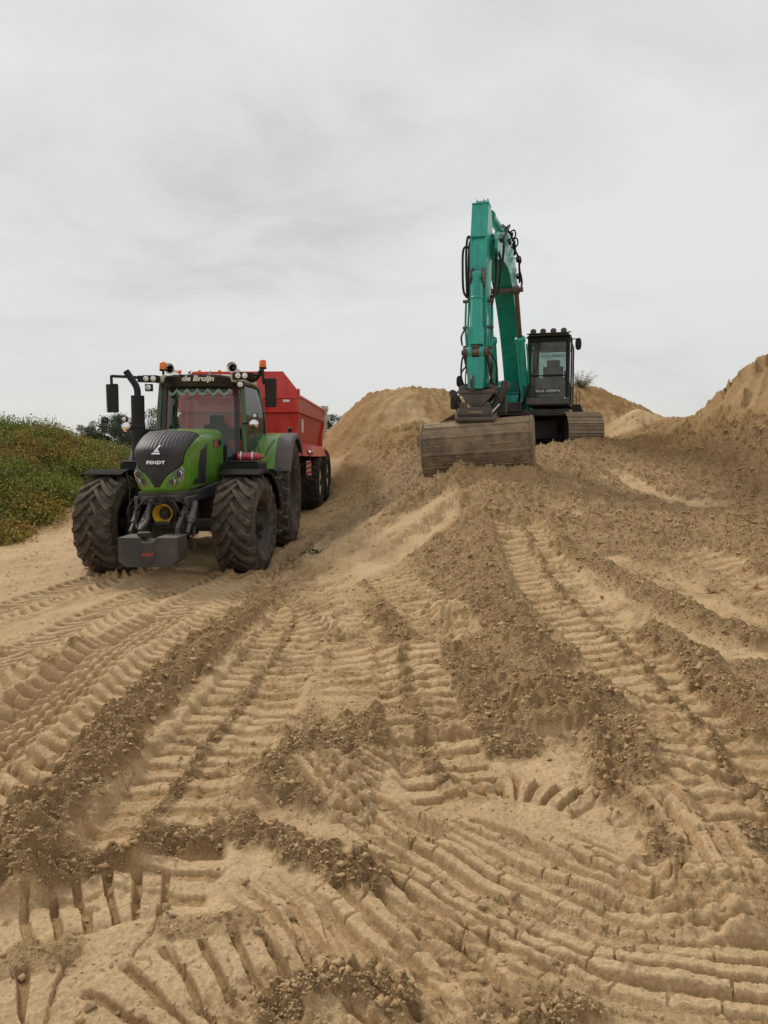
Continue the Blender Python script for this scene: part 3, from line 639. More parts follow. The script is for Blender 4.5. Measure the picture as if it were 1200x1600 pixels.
M_CREAM = mat('cream_roof', (0.62, 0.60, 0.52), 0.45, dust=0.25, updust=0.3)
M_ORANGE = mat('orange_lens', (0.85, 0.17, 0.02), 0.2, dust=0.06, updust=0.1)
M_YELLOW = mat('yellow_guard', (0.62, 0.36, 0.02), 0.5, dust=0.15, updust=0.15)
M_RED = mat('red_paint', (0.62, 0.005, 0.006), 0.33, coat=0.35, dust=0.2, updust=0.2, var=0.09)
M_REDEX = mat('extinguisher_red', (0.45, 0.015, 0.05), 0.3, coat=0.4, dust=0.15, updust=0.15)
M_REDTXT = mat('red_letters', (0.50, 0.05, 0.04), 0.6, dust=0.2, updust=0)
M_SEAT = mat('seat_fabric', (0.02, 0.02, 0.022), 0.9, dust=0.05, updust=0)
M_GLASS = glass('windscreen_glass', (0.80, 0.90, 0.86), 0.022)
M_LENS = glass('lamp_glass', (0.9, 0.9, 0.9), 0.04)
M_FRIT = mat('black_glass_border', (0.012, 0.013, 0.014), 0.25, dust=0.03, updust=0.02)
M_BRASS = mat('brass', (0.35, 0.25, 0.10), 0.4, metal=0.8, dust=0.1)

def tyre_mesh(D, Wd, rimr, nlug, lug, arch=0.30, lw=0.030, straight=False):
    mb = MB(); R = D / 2 - lug; hw = Wd / 2
    def crown(x): return R - 0.030 * (abs(x) / hw) ** 2.2
    prof = []
    for i in range(13):
        x = -hw * 0.93 + i * hw * 1.86 / 12; prof.append((x, crown(x)))
    sw = [(hw * 1.0, R - 0.075), (hw * 1.06, R - 0.15 * (R - rimr) / 0.3), (hw * 1.05, (R + rimr) / 2), (hw * 0.95, rimr + 0.05), (hw * 0.84, rimr + 0.005), (hw * 0.80, rimr - 0.015)]
    prof = [(-x, r) for x, r in reversed(sw)] + prof + sw
    n = 72
    rings = [[(x, r * sin(2 * pi * k / n), r * cos(2 * pi * k / n)) for k in range(n)] for x, r in prof]
    mb.loft(rings, cap=False)
    rr = random.Random(nlug)
    for s in (1, -1):
        for k in range(nlug):
            th0 = 2 * pi * (k + (0.5 if s > 0 else 0)) / nlug; rings = []
            for j in range(9):
                t = j / 8; x = s * (-0.012 + t * hw * 1.03)
                ang = th0 + arch / R * (sin(min(t, 1) * pi / 2) if not straight else t) * 1.0
                rb = (crown(x) if abs(x) < hw * .93 else R - 0.07) - 0.006; h = lug * (1 if t < 0.9 else 0.9)
                # local slope of the lug on the unrolled tread
                dxd = hw; dad = arch * (cos(t * pi / 2) * pi / 2 if not straight else 1.0); l = math.hypot(dxd, dad)
                nx, na = -dad / l * s, dxd / l
                wt = lw * (0.8 + 0.5 * t); wb = wt * 1.7
                ring = []
                for (o, rad) in ((-wb, rb), (-wt, rb + h), (wt, rb + h), (wb, rb)):
                    a = ang + o * na / R; xx = x + o * nx
                    ring.append((xx, -rad * sin(a), rad * cos(a)))
                rings.append(ring)
            mb.loft(rings, cap=True)
    return mb
def rim_mesh(rimr, hw, dish=0.10, s=1, bolts=8):
    mb = MB(); h = hw * 0.82
    prof = [(rimr + 0.02, h), (rimr - 0.005, h + 0.005), (rimr - 0.03, h - 0.02), (rimr - 0.05, h - 0.05), (rimr - 0.07, h - dish), (rimr * 0.62, h - dish - 0.06), (rimr * 0.50, h - dish - 0.02),
            (rimr * 0.48, h - dish + 0.03), (rimr * 0.30, h - dish + 0.04), (rimr * 0.28, h - dish + 0.09), (0.001, h - dish + 0.10)]
    mb.lathe(prof, (0, 0, 0), (s, 0, 0), 40)
    mb.lathe([(rimr + 0.02, h), (rimr - 0.02, h), (rimr - 0.05, h - 0.08), (rimr - 0.05, -h + 0.08), (rimr - 0.02, -h), (rimr + 0.02, -h)], (0, 0, 0), (s, 0, 0), 40)
    for k in range(bolts):
        a = 2 * pi * k / bolts; r = rimr * 0.40
        mb.cyl((s * (h - dish + 0.03), r * cos(a), r * sin(a)), (s * (h - dish + 0.065), r * cos(a), r * sin(a)), 0.016, n=6)
        r = rimr * 0.78; mb.box((s * (h - dish - 0.0), r * cos(a), r * sin(a)), (0.05, 0.05, 0.05), (a, 0, 0))
    return mb
def make_wheel(root, loc, rz, s, tm, rimr, Wd, m_t, m_r, dish=0.1, label=None):
    hub = MB().cyl((-s * Wd * 0.30, 0, 0), (s * (Wd * 0.41 - dish + 0.12), 0, 0), rimr * 0.22, n=16).build('wheel', M_OIL, root, 0.01)
    hub.location = loc; hub.rotation_euler = (0, 0, rz)
    if isinstance(tm, bpy.types.Object): ty = tm.copy(); COL.objects.link(ty); ty.parent = hub
    else: ty = tm.build('tyre', m_t, hub, angle=32)
    rim_mesh(rimr, Wd / 2, dish, s).build('rim', m_r, hub, 0.004)
    if label: hub['label'] = label
    return hub, ty
def grid_patch(fn, nu, nv, thick=None):
    """surface patch fn(u, v) -> point; thick is an offset vector giving it a back"""
    mb = MB(); P = [[Vector(fn(i / nu, j / nv)) for i in range(nu + 1)] for j in range(nv + 1)]
    vs = [p for r in P for p in r]; w = nu + 1; fs = [(j * w + i, j * w + i + 1, (j + 1) * w + i + 1, (j + 1) * w + i) for j in range(nv) for i in range(nu)]
    if thick is not None:
        t = Vector(thick); n = len(vs); vs += [p + t for p in vs]; fs += [tuple(k + n for k in f[::-1]) for f in fs]
        edge = [i for i in range(w)] + [j * w + nu for j in range(1, nv + 1)] + [nv * w + i for i in range(nu - 1, -1, -1)] + [j * w for j in range(nv - 1, 0, -1)]
        fs += [(edge[k], edge[(k + 1) % len(edge)], edge[(k + 1) % len(edge)] + n, edge[k] + n) for k in range(len(edge))]
    return mb.add(vs, fs)
def work_lamp(root, c, r=0.05, square=True, name='work_light', d=0.07, lens=None):
    x, y, z = c; mb = MB()
    if square: mb.box((x, y + d / 2, z), (r * 2.5, d, r * 2.5))
    else: mb.lathe([(0.01, d), (r * 0.8, d * 0.9), (r * 1.15, d * 0.2), (r * 1.2, 0), (r * 1.05, -0.004)], (x, y, z), (0, 1, 0), 20)
    o = mb.build(name, M_BLACK, root, 0.008 if square else 0)
    MB().lathe([(r, -0.004), (r * 0.95, -0.012), (r * 0.55, -0.018), (0.001, -0.022)], (x, y - 0.002, z), (0, 1, 0), 20).build('lens', lens or M_REFL, o)
    return o
def arc_fender(cy, cz, r, x0, x1, a0, a1, t=0.02, lip=0.05, n=18):
    """shell over a wheel; angles in degrees from straight ahead (-y) up and over"""
    mb = MB(); sec = [(x0, 0), (x1 - lip * 0.4, 0), (x1, -lip * 0.35), (x1, -lip), (x1 - t, -lip), (x1 - t, -lip * 0.4), (x1 - lip * 0.5, -t), (x0, -t)] if x1 > x0 else \
        [(x0, 0), (x1 + lip * 0.4, 0), (x1, -lip * 0.35), (x1, -lip), (x1 + t, -lip), (x1 + t, -lip * 0.4), (x1 + lip * 0.5, -t), (x0, -t)]
    rings = []
    for i in range(n + 1):
        a = radians(a0 + (a1 - a0) * i / n); rings.append([(x, cy - (r + h) * cos(a), cz + (r + h) * sin(a)) for x, h in sec])
    return mb.loft(rings)

def build_tractor():
    ox, oy = -3.06, 11.46
    T = empty('tractor', (ox, oy, 0.0), radians(-1.0), 'green farm tractor with dark grille and front weight, coupled to the red tipping trailer', 'tractor')
    # ---- wheels
    st = radians(-7); FW, FD = 0.60, 1.50; RW, RD = 0.66, 2.04
    w, fty = make_wheel(T, (0.99, 0, FD / 2 - 0.015), st, 1, tyre_mesh(FD, FW, 0.385, 21, 0.056, 0.30, 0.027), 0.385, FW, M_RUBBER, M_RIM, 0.09)
    make_wheel(T, (-0.99, 0, FD / 2 - 0.015), st, -1, fty, 0.385, FW, M_RUBBER, M_RIM, 0.09)
    w, rty = make_wheel(T, (1.03, 2.80, RD / 2 + 0.06), 0, 1, tyre_mesh(RD, RW, 0.56, 24, 0.055, 0.34, 0.033), 0.56, RW, M_RUBBER, M_RIM, 0.16)
    make_wheel(T, (-1.03, 2.80, RD / 2 + 0.06), 0, -1, rty, 0.56, RW, M_RUBBER, M_RIM, 0.16)
    # ---- front mudguards (turn with the wheels)
    for s in (1, -1):
        o = arc_fender(0, 0, 0.80, s * -0.30, s * 0.34, 66, 168, 0.018, 0.06).build('front_mudguard', M_MATT, T, 0.004); o.location = (s * 0.99, 0, FD / 2); o.rotation_euler = (0, 0, st)
        b = MB().tube([(s * -0.30, 0.1, 0.02), (s * -0.33, 0.12, 0.5), (s * -0.28, 0.1, 0.79)], 0.022, 8).tube([(s * -0.30, -0.12, 0.05), (s * -0.33, -0.14, 0.5), (s * -0.26, -0.1, 0.78)], 0.018, 8).build('mudguard_stay', M_IRON, o)
    # ---- chassis, engine, axles
    c = MB(); c.box((0, 0.35, 1.02), (0.52, 2.1, 0.46)); c.box((0, 0.1, 0.72), (0.40, 1.6, 0.26)); c.box((0, 2.3, 0.95), (0.62, 1.7, 0.7)); c.box((0.0, -0.78, 0.98), (0.30, 0.42, 0.30))
    c.build('chassis', M_OIL, T, 0.03)
    a = MB(); a.cyl((-0.75, 0, 0.72), (0.75, 0, 0.72), 0.10, n=14); a.box((0, 0, 0.72), (0.5, 0.3, 0.3)); a.cyl((-0.74, 0, .52), (-0.74, 0, 1.0), 0.09, n=12); a.cyl((0.74, 0, .52), (0.74, 0, 1.0), 0.09, n=12)
    a.tube([(-0.7, -0.2, 0.78), (-0.3, -0.24, 0.74), (0.3, -0.24, 0.74), (0.7, -0.2, 0.78)], 0.028, 8); a.box((-0.45, -0.22, 0.76), (0.34, 0.11, 0.11)); a.box((0.45, -0.22, 0.76), (0.34, 0.11, 0.11))
    a.build('front_axle', M_IRON, T, 0.015)
    MB().cyl((-0.8, 2.8, RD / 2 + .06), (0.8, 2.8, RD / 2 + .06), 0.17, n=16).box((0, 2.8, 1.05), (0.7, 0.7, 0.7)).build('rear_axle', M_IRON, T, 0.02)
    # ---- bonnet
    def ring(y, hw, zt, zb, n=3.0, k=48):
        zc, hh = (zt + zb) / 2, (zt - zb) / 2; out = []
        for i in range(k):
            t = 2 * pi * (i + 0.5) / k; cx, sx = cos(t), sin(t)
            out.append((hw * math.copysign(abs(cx) ** (2 / n), cx) * (1 - 0.06 * (sx < 0) * -sx), y + 0.0, zc + hh * math.copysign(abs(sx) ** (2 / n), sx)))
        return out
    H = MB(); H.loft([ring(*a) for a in ((-1.045, .09, 1.62, 1.32, 3.5), (-1.025, .17, 1.72, 1.275, 4), (-0.985, .24, 1.80, 1.25, 4.5), (-0.93, .30, 1.87, 1.235, 5), (-0.84, .345, 1.935, 1.225, 5), (-0.66, .366, 2.005, 1.22, 7), (-0.4, .386, 2.07, 1.23, 7.5),
                                        (0.0, .405, 2.12, 1.25, 7), (0.45, .43, 2.16, 1.28, 6.5), (0.95, .455, 2.185, 1.32, 6))])
    bonnet = H.build('bonnet', M_GREEN, T, angle=60)
    for s in (1, -1):       # seam and lower skirt
        MB().hexa([(s * .28, -.45, 1.08), (s * .36, -.45, 1.10), (s * .46, .9, 1.12), (s * .3, .9, 1.1), (s * .28, -.5, 1.24), (s * .37, -.5, 1.245), (s * .48, .9, 1.36), (s * .3, .9, 1.36)]).build('side_skirt', M_GREYP, T, 0.02)
        def vy(y): return (.372 + (y + .45) * .080) if y < .5 else .45
        MB().hexa([(s * .30, -.60, 1.34), (s * (vy(-.6) + .008), -.60, 1.34), (s * (vy(-.05) + .008), -.05, 1.36), (s * .30, -.05, 1.36), (s * .30, -.22, 1.84), (s * (vy(-.22) + .006), -.22, 1.84), (s * (vy(.03) + .006), .03, 1.90), (s * .30, .03, 1.90)]).build('air_vent', M_GRILLE, bonnet, 0.01)
        MB().tube([(s * (vy(-.66) + .0), -.66, 1.30), (s * (vy(-.02) + .002), -.02, 1.33), (s * (vy(.08) + .002), .08, 1.93), (s * (vy(-.2) - .004), -.24, 1.90)], .010, 6, 0).build('vent_trim', M_PILLAR, bonnet)
        pl = MB().hexa([(s * .38, .42, 1.86), (s * .440, .42, 1.86), (s * .462, .86, 1.90), (s * .4, .86, 1.90), (s * .38, .40, 1.99), (s * .438, .40, 1.99), (s * .460, .86, 2.04), (s * .4, .86, 2.04)]).build('model_plate', M_GREYP, bonnet, 0.004)
        MB().hexa([(s * .39, .43, 1.875), (s * .444, .43, 1.875), (s * .450, .54, 1.885), (s * .4, .54, 1.885), (s * .39, .43, 1.965), (s * .442, .43, 1.965), (s * .449, .54, 1.98), (s * .4, .54, 1.98)]).build('red_mark', M_REDTXT, pl)
        text_mesh('724', 0.085, 'lettering', M_FRIT, pl, Matrix.Translation((s * .4615, .70, 1.955)) @ Matrix.Rotation(s * (pi / 2 - 0.055), 4, 'Z') @ Matrix.Rotation(pi / 2, 4, 'X') @ Matrix.Rotation(0.06, 4, 'Z'), 0.004, 0.2, 0.003)
    # dark ribbed nose panel
    C = [(-1.052, 1.305, .035), (-1.062, 1.36, .07), (-1.068, 1.45, .125), (-1.068, 1.52, .20), (-1.064, 1.58, .275), (-1.058, 1.66, .325), (-1.050, 1.765, .340), (-1.005, 1.84, .350), (-0.87, 1.935, .362), (-0.68, 2.02, .372), (-0.44, 2.085, .375)]
    CC = catmull([(a_, b_, c_) for a_, b_, c_ in C], 4)
    def nose(u, v):
        i = v * (len(CC) - 1); k = min(int(i), len(CC) - 2); q = CC[k].lerp(CC[k + 1], i - k); t = (u * 2 - 1); x = t * q.z
        top = min(max((q.y - 1.70) / 0.3, 0), 1); front = 1 - top
        rib = 0.010 * (abs(sin((x * (1 + 0.25 * top)) * 2 * pi / 0.115)) ** 0.6) * (0.25 + 0.75 * sstep(1.45, 1.75, q.y)) * (1 if abs(t) < 0.95 else 0.2)
        return (x, q.x + (0.98 + 0.3 * top) * x * x * (1 if front > 0 else 1) - rib * front, q.y - 0.10 * top * x * x + rib * top - 0.03 * top * abs(t) ** 8 + 0.021)
    grille = grid_patch(nose, 72, 44, (0, 0.05, -0.03)).build('grille', M_GRILLE, T, angle=50)
    text_mesh('FENDT', 0.060, 'lettering', M_CHROME, grille, facing(0.0, -1.082, 1.655, 0.05, 0, 1.25), 0.008, 0.0, 0.003, spacing=1.12)
    em = MB(); em.prism([(-0.060, 0.0), (0.060, 0.0), (0.052, 0.026), (-0.050, 0.026)], 'y', -0.006, 0.006)
    em.prism([(-0.035, 0.034), (0.048, 0.034), (0.022, 0.075), (0.062, 0.125), (0.012, 0.10), (-0.012, 0.065)], 'y', -0.006, 0.006)
    o = em.build('emblem', M_CHROME, grille, 0.002); o.location = (0.0, -1.078, 1.765); o.rotation_euler = (radians(-18), 0, 0)
    for s in (1, -1):       # headlights: reflector pocket, two projector lenses, clear cover
        poly = [(.115, 1.335), (.255, 1.335), (.322, 1.42), (.335, 1.56), (.30, 1.60), (.235, 1.545), (.165, 1.455)]
        def yy(x): return -1.045 + 1.0 * x * x
        mb = MB(); cx_, cz_ = .24, 1.45; n = len(poly)
        outer = [(s * x, yy(x) - .016, z) for x, z in poly]; inn = [(s * (cx_ + (x - cx_) * .86), yy(x) + .02, cz_ + (z - cz_) * .86) for x, z in poly]; back = [(s * (cx_ + (x - cx_) * .5), yy(cx_) + .03, cz_ + (z - cz_) * .5) for x, z in poly]
        mb.loft([outer, inn, back], cap=False); mb.add(back, [tuple(range(n))]); mb.loft([[(a_, b_ + .05, c_) for a_, b_, c_ in outer], outer], cap=False)
        hl = mb.build('headlight', M_REFL, T, smooth=False)
        for x, z, r in ((.195, 1.395, .040), (.277, 1.50, .043)):
            MB().lathe([(r * 1.25, 0.02), (r * 1.2, -0.022), (r, -0.026), (r * 0.95, -0.01)], (s * x, yy(x) + .01, z), (0, 1, 0), 20).build('lamp_bezel', M_CHROME, hl)
            MB().lathe([(r * .95, -0.01), (r * .7, -0.025), (r * .35, -0.032), (0.001, -0.034)], (s * x, yy(x) + .01, z), (0, 1, 0), 20).build('lens', M_GREYP, hl)
        MB().add([(s * x, yy(x) - .020, z) for x, z in poly] + [(s * cx_, yy(cx_) - .034, cz_)], [(i, (i + 1) % n, n) for i in range(n)]).build('cover_glass', M_LENS, hl, angle=60)
    # ---- nose support, hoses, drive shaft guard
    sp = MB(); sp.hexa([(-.30, -.98, 1.12), (.30, -.98, 1.12), (.40, -.45, 1.08), (-.40, -.45, 1.08), (-.27, -1.00, 1.26), (.27, -1.00, 1.26), (.37, -.45, 1.26), (-.37, -.45, 1.26)])
    sp.box((0.17, -1.0, 1.17), (0.24, 0.08, 0.09)); sp.box((-0.14, -1.0, 1.14), (0.20, 0.06, 0.12)); sp.box((-.30, -.75, 1.02), (.06, .55, .34)); sp.box((.38, -.75, 1.02), (.06, .55, .34))
    sup = sp.build('nose_support', M_IRON, T, 0.02)
    for x, z in ((.10, 1.19), (.16, 1.19), (.22, 1.185), (.12, 1.14), (.19, 1.135), (.26, 1.15), (-.08, 1.17), (-.16, 1.16)): MB().cyl((x, -1.02, z), (x, -1.075, z - .01), .021, n=10).build('hydraulic_coupling', M_OIL, sup, 0.003)
    hs = MB()
    for k, pts in enumerate(([(.12, -1.06, 1.18), (.05, -1.16, 1.1), (-.08, -1.12, 1.13), (-.14, -1.02, 1.18)], [(.20, -1.06, 1.17), (.30, -1.15, 1.05), (.36, -1.1, .85), (.38, -1.2, .72)], [(-.16, -1.05, 1.16), (-.26, -1.12, 1.02), (-.24, -1.2, .85), (-.2, -1.3, .78)],
                             [(.26, -1.04, 1.15), (.42, -1.02, 1.05), (.47, -.9, .8), (.46, -1.1, .62), (.42, -1.3, .60)], [(-.34, -.9, 1.2), (-.42, -1.0, 1.0), (-.38, -.9, .8)])): hs.tube(pts, 0.014, 8)
    hs.build('hose', M_BLACK, sup)
    g = MB(); g.lathe([(0.130, -0.02), (0.135, 0.0), (0.128, 0.02), (0.105, 0.12), (0.075, 0.16), (0.07, 0.16), (0.1, 0.11), (0.122, 0.01), (0.130, -0.02)], (0.09, -1.12, .965), (0, 1, 0), 28)
    g.build('shaft_guard', M_YELLOW, T)
    MB().cyl((0.09, -1.02, .965), (0.09, -.8, .965), .045, n=12).box((0.09, -.90, .965), (.3, .14, .3)).box((.09, -1.1, .84), (.22, .10, .05)).build('drive_shaft', M_OIL, T, 0.01)
    # ---- front linkage and ballast
    lk = MB()
    for x in (-.16, .34):
        lk.prism([(-.62, 1.05), (-.85, 1.12), (-1.05, .98), (-1.32, .80), (-1.34, .70), (-1.22, .66), (-.98, .72), (-.70, .86)], 'x', x - .028, x + .028)
    lk.tube([(-.07, -1.05, 1.16), (-.10, -1.12, 1.02), (-.09, -1.22, .88), (-.13, -1.42, .76)], .032, 10); lk.box((.09, -.95, .80), (.62, .12, .08))
    lk.build('front_linkage', M_IRON, T, 0.012)
    cy = MB(); cy.cyl((.46, -.85, 1.10), (.46, -1.12, .84), .045, n=14); cy.cyl((.46, -1.12, .84), (.46, -1.25, .72), .025, n=12); cy.lathe([(.045, 0), (.062, .01), (.062, .06), (.05, .07)], (.46, -1.08, .87), (0, .7, .7), 14)
    cy.build('lift_cylinder', M_GREYP, T); cy = MB()
    cy.cyl((-.30, -.85, 1.10), (-.30, -1.12, .84), .045, n=14); cy.cyl((-.30, -1.12, .84), (-.30, -1.28, .74), .025, n=12)
    cy.build('lift_cylinder', M_GREYP, T)
    ch = MB()
    for k in range(9): ch.tube([(.535 + .01 * (k % 2), -1.2, .80 - k * .038), (.555, -1.2 + .014 * (1 if k % 2 else -1), .78 - k * .038), (.535, -1.2, .76 - k * .038), (.52, -1.2, .78 - k * .038), (.535, -1.2, .80 - k * .038)], 0.006, 5, 2)
    ch.build('chain', M_IRON, T)
    B = MB(); f, b = -1.78, -1.30
    B.prism([(-.285, .40), (-.20, .335), (.36, .335), (.47, .42), (.47, .715), (.20, .715), (.165, .66), (.015, .66), (-.02, .715), (-.285, .715)], 'y', f, b)
    B.box((.09, f - .004, .52), (.15, .02, .26))
    wt = B.build('front_weight', M_IRON, T, 0.012)
    MB().lathe([(.075, -.03), (.085, -.02), (.085, .03), (.07, .035), (.001, .035)], (.0, -1.62, .735), (0, 0, 1), 20).build('top_link_catch', M_OIL, wt, 0.003)
    text_mesh('666x5', 0.062, 'lettering', M_REDTXT, wt, facing(0.10, f - .016, .50), 0.001, 0, 0.001)
    # ---- cab
    YF = 1.18
    def ws(u, v):   # windscreen surface
        z = 1.50 + v * 1.44; hw = .665 - .05 * (v ** 1.5); x = (2 * u - 1) * hw
        return (x, YF + .30 * x * x + .10 * (v ** 1.3), z)
    scr = grid_patch(ws, 16, 12, (0, .006, 0)).build('windscreen', M_GLASS, T, angle=60)
    fr = MB()
    edge = [ws(0, i / 12) for i in range(13)] + [ws(i / 16, 1) for i in range(1, 17)] + [ws(1, 1 - i / 12) for i in range(1, 13)]
    inn = [ws(.055, i / 12 * .95) for i in range(13)] + [ws(.055 + .89 * i / 16, .95 - .0) for i in range(1, 17)] + [ws(.945, .95 * (1 - i / 12)) for i in range(1, 13)]
    vs = [(p[0], p[1] - .006, p[2]) for p in edge] + [(p[0], p[1] - .006, p[2]) for p in inn]; n = len(edge)
    fr.add(vs, [(i, i + 1, n + i + 1, n + i) for i in range(n - 1)]); fr.add([(p[0], p[1] - .012, p[2]) for p in vs], [(i, i + 1, n + i + 1, n + i) for i in range(n - 1)])
    fr.build('glass_border', M_FRIT, scr, angle=60)
    cabf = MB()
    for s in (1, -1):
        cabf.tube([(s * .70, 1.36, 1.20), (s * .715, 1.36, 1.7), (s * .71, 1.38, 2.3), (s * .665, 1.44, 2.97)], .045, 8, 4)
        cabf.tube([(s * .80, 2.62, 1.5), (s * .83, 2.64, 2.0), (s * .80, 2.64, 2.5), (s * .72, 2.6, 2.98)], .045, 8, 4)
        cabf.tube([(s * .70, 1.38, 1.22), (s * .76, 1.9, 1.22), (s * .80, 2.2, 1.45), (s * .82, 2.62, 1.75)], .04, 8, 4)
        cabf.tube([(s * .665, 1.44, 2.96), (s * .72, 2.0, 2.99), (s * .72, 2.6, 2.96)], .035, 8, 4)
    cabf.tube([(-.72, 2.62, 2.96), (0, 2.66, 2.98), (.72, 2.62, 2.96)], .035, 8, 4)
    cab = cabf.build('cab_frame', M_PILLAR, T)
    for s in (1, -1):
        def sg(u, v, s=s):
            y = 1.42 + u * 1.16; z = 1.30 + v * 1.64 + (.42 * sstep(.35, 1, u)) * (1 - v); x = .715 + .10 * u + .05 * sin(pi * v) * (0.4 + u) - .08 * v
            return (s * x, y, z)
        d = grid_patch(sg, 10, 10, (-s * .006, 0, 0)).build('side_window', M_GLASS, T, angle=60)
        MB().tube([sg(.02, 1), sg(.5, 1), sg(.98, 1), sg(.99, .5), sg(.98, 0), sg(.5, 0), sg(.02, 0)], .016, 6, 4).build('window_seal', M_BLACK, d)
    rw = grid_patch(lambda u, v: ((2 * u - 1) * .70, 2.66 + .05 * (1 - (2 * u - 1) ** 2), 1.75 + v * 1.18), 8, 6, (0, .006, 0)).build('rear_window', M_GLASS, T)
    MB().tube([(-.6, 2.68, 2.78), (-.4, 2.71, 2.84), (0, 2.73, 2.85), (.4, 2.71, 2.85), (.66, 2.68, 2.84)], .012, 6, 4).build('red_refraction_strip', mat('red_strip', (0.8, 0.03, 0.03), 0.4, dust=0.02, updust=0), rw)  # red light refracted along the glass's top edge, put in as a coloured strip
    cb = MB(); cb.box((0, 2.0, 1.34), (1.36, 1.25, .10)); cb.box((0, 1.30, 1.62), (.9, .18, .62)); cb.box((0, 2.60, 1.45), (1.45, .12, .66)); cb.hexa([(-.62, 1.3, 1.3), (.62, 1.3, 1.3), (.66, 1.5, 1.3), (-.66, 1.5, 1.3), (-.35, 1.34, 1.95), (.35, 1.34, 1.95), (.35, 1.55, 2.0), (-.35, 1.55, 2.0)])
    cb.build('cab_floor_and_dashboard', M_BLACK, T, 0.03)
    se = MB(); se.box((0, 2.15, 1.62), (.50, .48, .16)); se.box((0, 2.42, 1.98), (.46, .13, .66), (-.12, 0, 0)); se.box((0, 2.50, 2.38), (.26, .10, .20)); se.box((.33, 2.1, 1.82), (.14, .45, .10)); se.box((-.33, 2.1, 1.82), (.10, .40, .08)); se.cyl((0, 2.15, 1.35), (0, 2.15, 1.55), .15)
    se.build('driver_seat', M_SEAT, T, 0.05, seg=3)
    sw = MB(); c0 = Vector((0, 1.74, 2.02)); ax = Vector((0, .42, .9)).normalized(); a_, b_ = sw.frame_of(ax)
    sw.tube([c0 + (a_ * cos(t * pi / 10) + b_ * sin(t * pi / 10)) * .19 for t in range(21)], .016, 8, 0); sw.cyl(c0, c0 - ax * .4, .035, n=10)
    for t in (0, 2.1, 4.2): sw.cyl(c0, c0 + (a_ * cos(t) + b_ * sin(t)) * .19, .012, n=6)
    sw.build('steering_wheel', M_BLACK, T)
    tm = MB(); tm.box((.48, 1.72, 2.12), (.26, .05, .20), (0.2, 0, -.3)); tm.cyl((.5, 1.8, 1.8), (.49, 1.75, 2.05), .02); tm.build('terminal', M_BLACK, T, 0.01); tm = MB()
    tm.tube([(-.05, 1.42, 2.05), (-.28, 1.40, 2.10), (-.42, 1.38, 2.28)], .012, 6); tm.tube([(.05, 1.42, 2.05), (.30, 1.40, 2.10), (.42, 1.38, 2.30)], .012, 6)
    tm.build('wiper', M_BLACK, T)
    # roof
    rf = MB(); rr = []
    for (z, e, yf) in ((2.955, 0.0, 1.34), (2.985, .045, 1.30), (3.045, .055, 1.30), (3.085, .02, 1.33), (3.10, -.10, 1.45)):
        pts = []
        for i in range(28):
            t = 2 * pi * i / 28; cx_, sx_ = cos(t), sin(t); hx, hy = .70 + e, (2.72 - yf) / 2 + e
            pts.append((hx * math.copysign(abs(cx_) ** .45, cx_), (2.72 + yf) / 2 + hy * math.copysign(abs(sx_) ** .45, sx_), z))
        rr.append(pts)
    roof = rf.loft(rr).build('roof', M_CREAM, T, angle=60)
    for s in (1, -1): MB().hexa([(s * .56, 1.16, 2.95), (s * .70, 1.22, 2.93), (s * .72, 1.42, 2.95), (s * .56, 1.42, 2.95), (s * .52, 1.14, 3.065), (s * .66, 1.22, 3.05), (s * .70, 1.42, 3.07), (s * .52, 1.42, 3.075)]).build('roof_corner', M_CREAM, roof, .015)
    vis = MB(); n_ = 14
    def vz(t): return 2.885 + .0 * t
    prof = []
    for i in range(n_ + 1):
        t = -1 + 2 * i / n_; x = t * .575; y = YF + .02 + .12 * t * t; top = 3.065 - .05 * abs(t) ** 6
        prof.append([(x, y - .055, 2.875), (x, y - .11, top - .03), (x, y - .09, top), (x, y, top), (x, y + .03, 2.885)])
    visor = vis.loft(prof).build('sun_visor', M_FRIT, T, angle=50)
    text_mesh('de Bruijn', 0.118, 'lettering', M_WHITE, visor, facing(0.02, YF - .085, 2.995, -0.28, 0, 1.22), 0.004, 0.28, 0.0045)
    cur = MB(); pts = []
    for i in range(61):
        t = i / 60; x = -.52 + 1.04 * t; z = 2.735 + .080 * (1 - abs(sin(pi * t * 6.0 + .6))) ** 1.0; pts.append((x, YF + .095 + .28 * x * x, z))
    for i in range(60):
        p, q = pts[i], pts[i + 1]; cur.hexa([(p[0], p[1], p[2]), (q[0], q[1], q[2]), (q[0], q[1] + .006, q[2]), (p[0], p[1] + .006, p[2]), (p[0], p[1], p[2] + .048), (q[0], q[1], q[2] + .048), (q[0], q[1] + .006, q[2] + .048), (p[0], p[1] + .006, p[2] + .048)])
    crt = cur.build('curtain_trim', mat('pale_trim', (0.70, 0.78, 0.73), .9, dust=0, updust=0), T, smooth=False)
    cb2 = MB()
    for i in range(60):
        p, q = pts[i], pts[i + 1]; cb2.add([(p[0], p[1] + .003, p[2] + .03), (q[0], q[1] + .003, q[2] + .03), (q[0], q[1] + .003, 2.93), (p[0], p[1] + .003, 2.93)], [(0, 1, 2, 3)])
        cb2.add([(p[0], p[1] + .005, p[2] + .03), (q[0], q[1] + .005, q[2] + .03), (q[0], q[1] + .005, 2.93), (p[0], p[1] + .005, 2.93)], [(3, 2, 1, 0)])
    cb2.build('curtain', M_SEAT, T, smooth=False)
    # ---- lamps, horns, beacons
    for k, x in enumerate((-.27, -.11, .05, .215, .38)):
        o = MB().lathe([(.020, 0), (.032, -.012), (.032, -.03), (.02, -.045), (.001, -.05)], (x, 1.13, 3.105), (0, 1, 0), 14).cyl((x, 1.13, 3.06), (x, 1.13, 3.10), .012).build('marker_lamp', M_ORANGE if k % 2 == 0 else M_CHROME, T, label='orange marker lamp' if k % 2 == 0 else 'clear marker lamp')
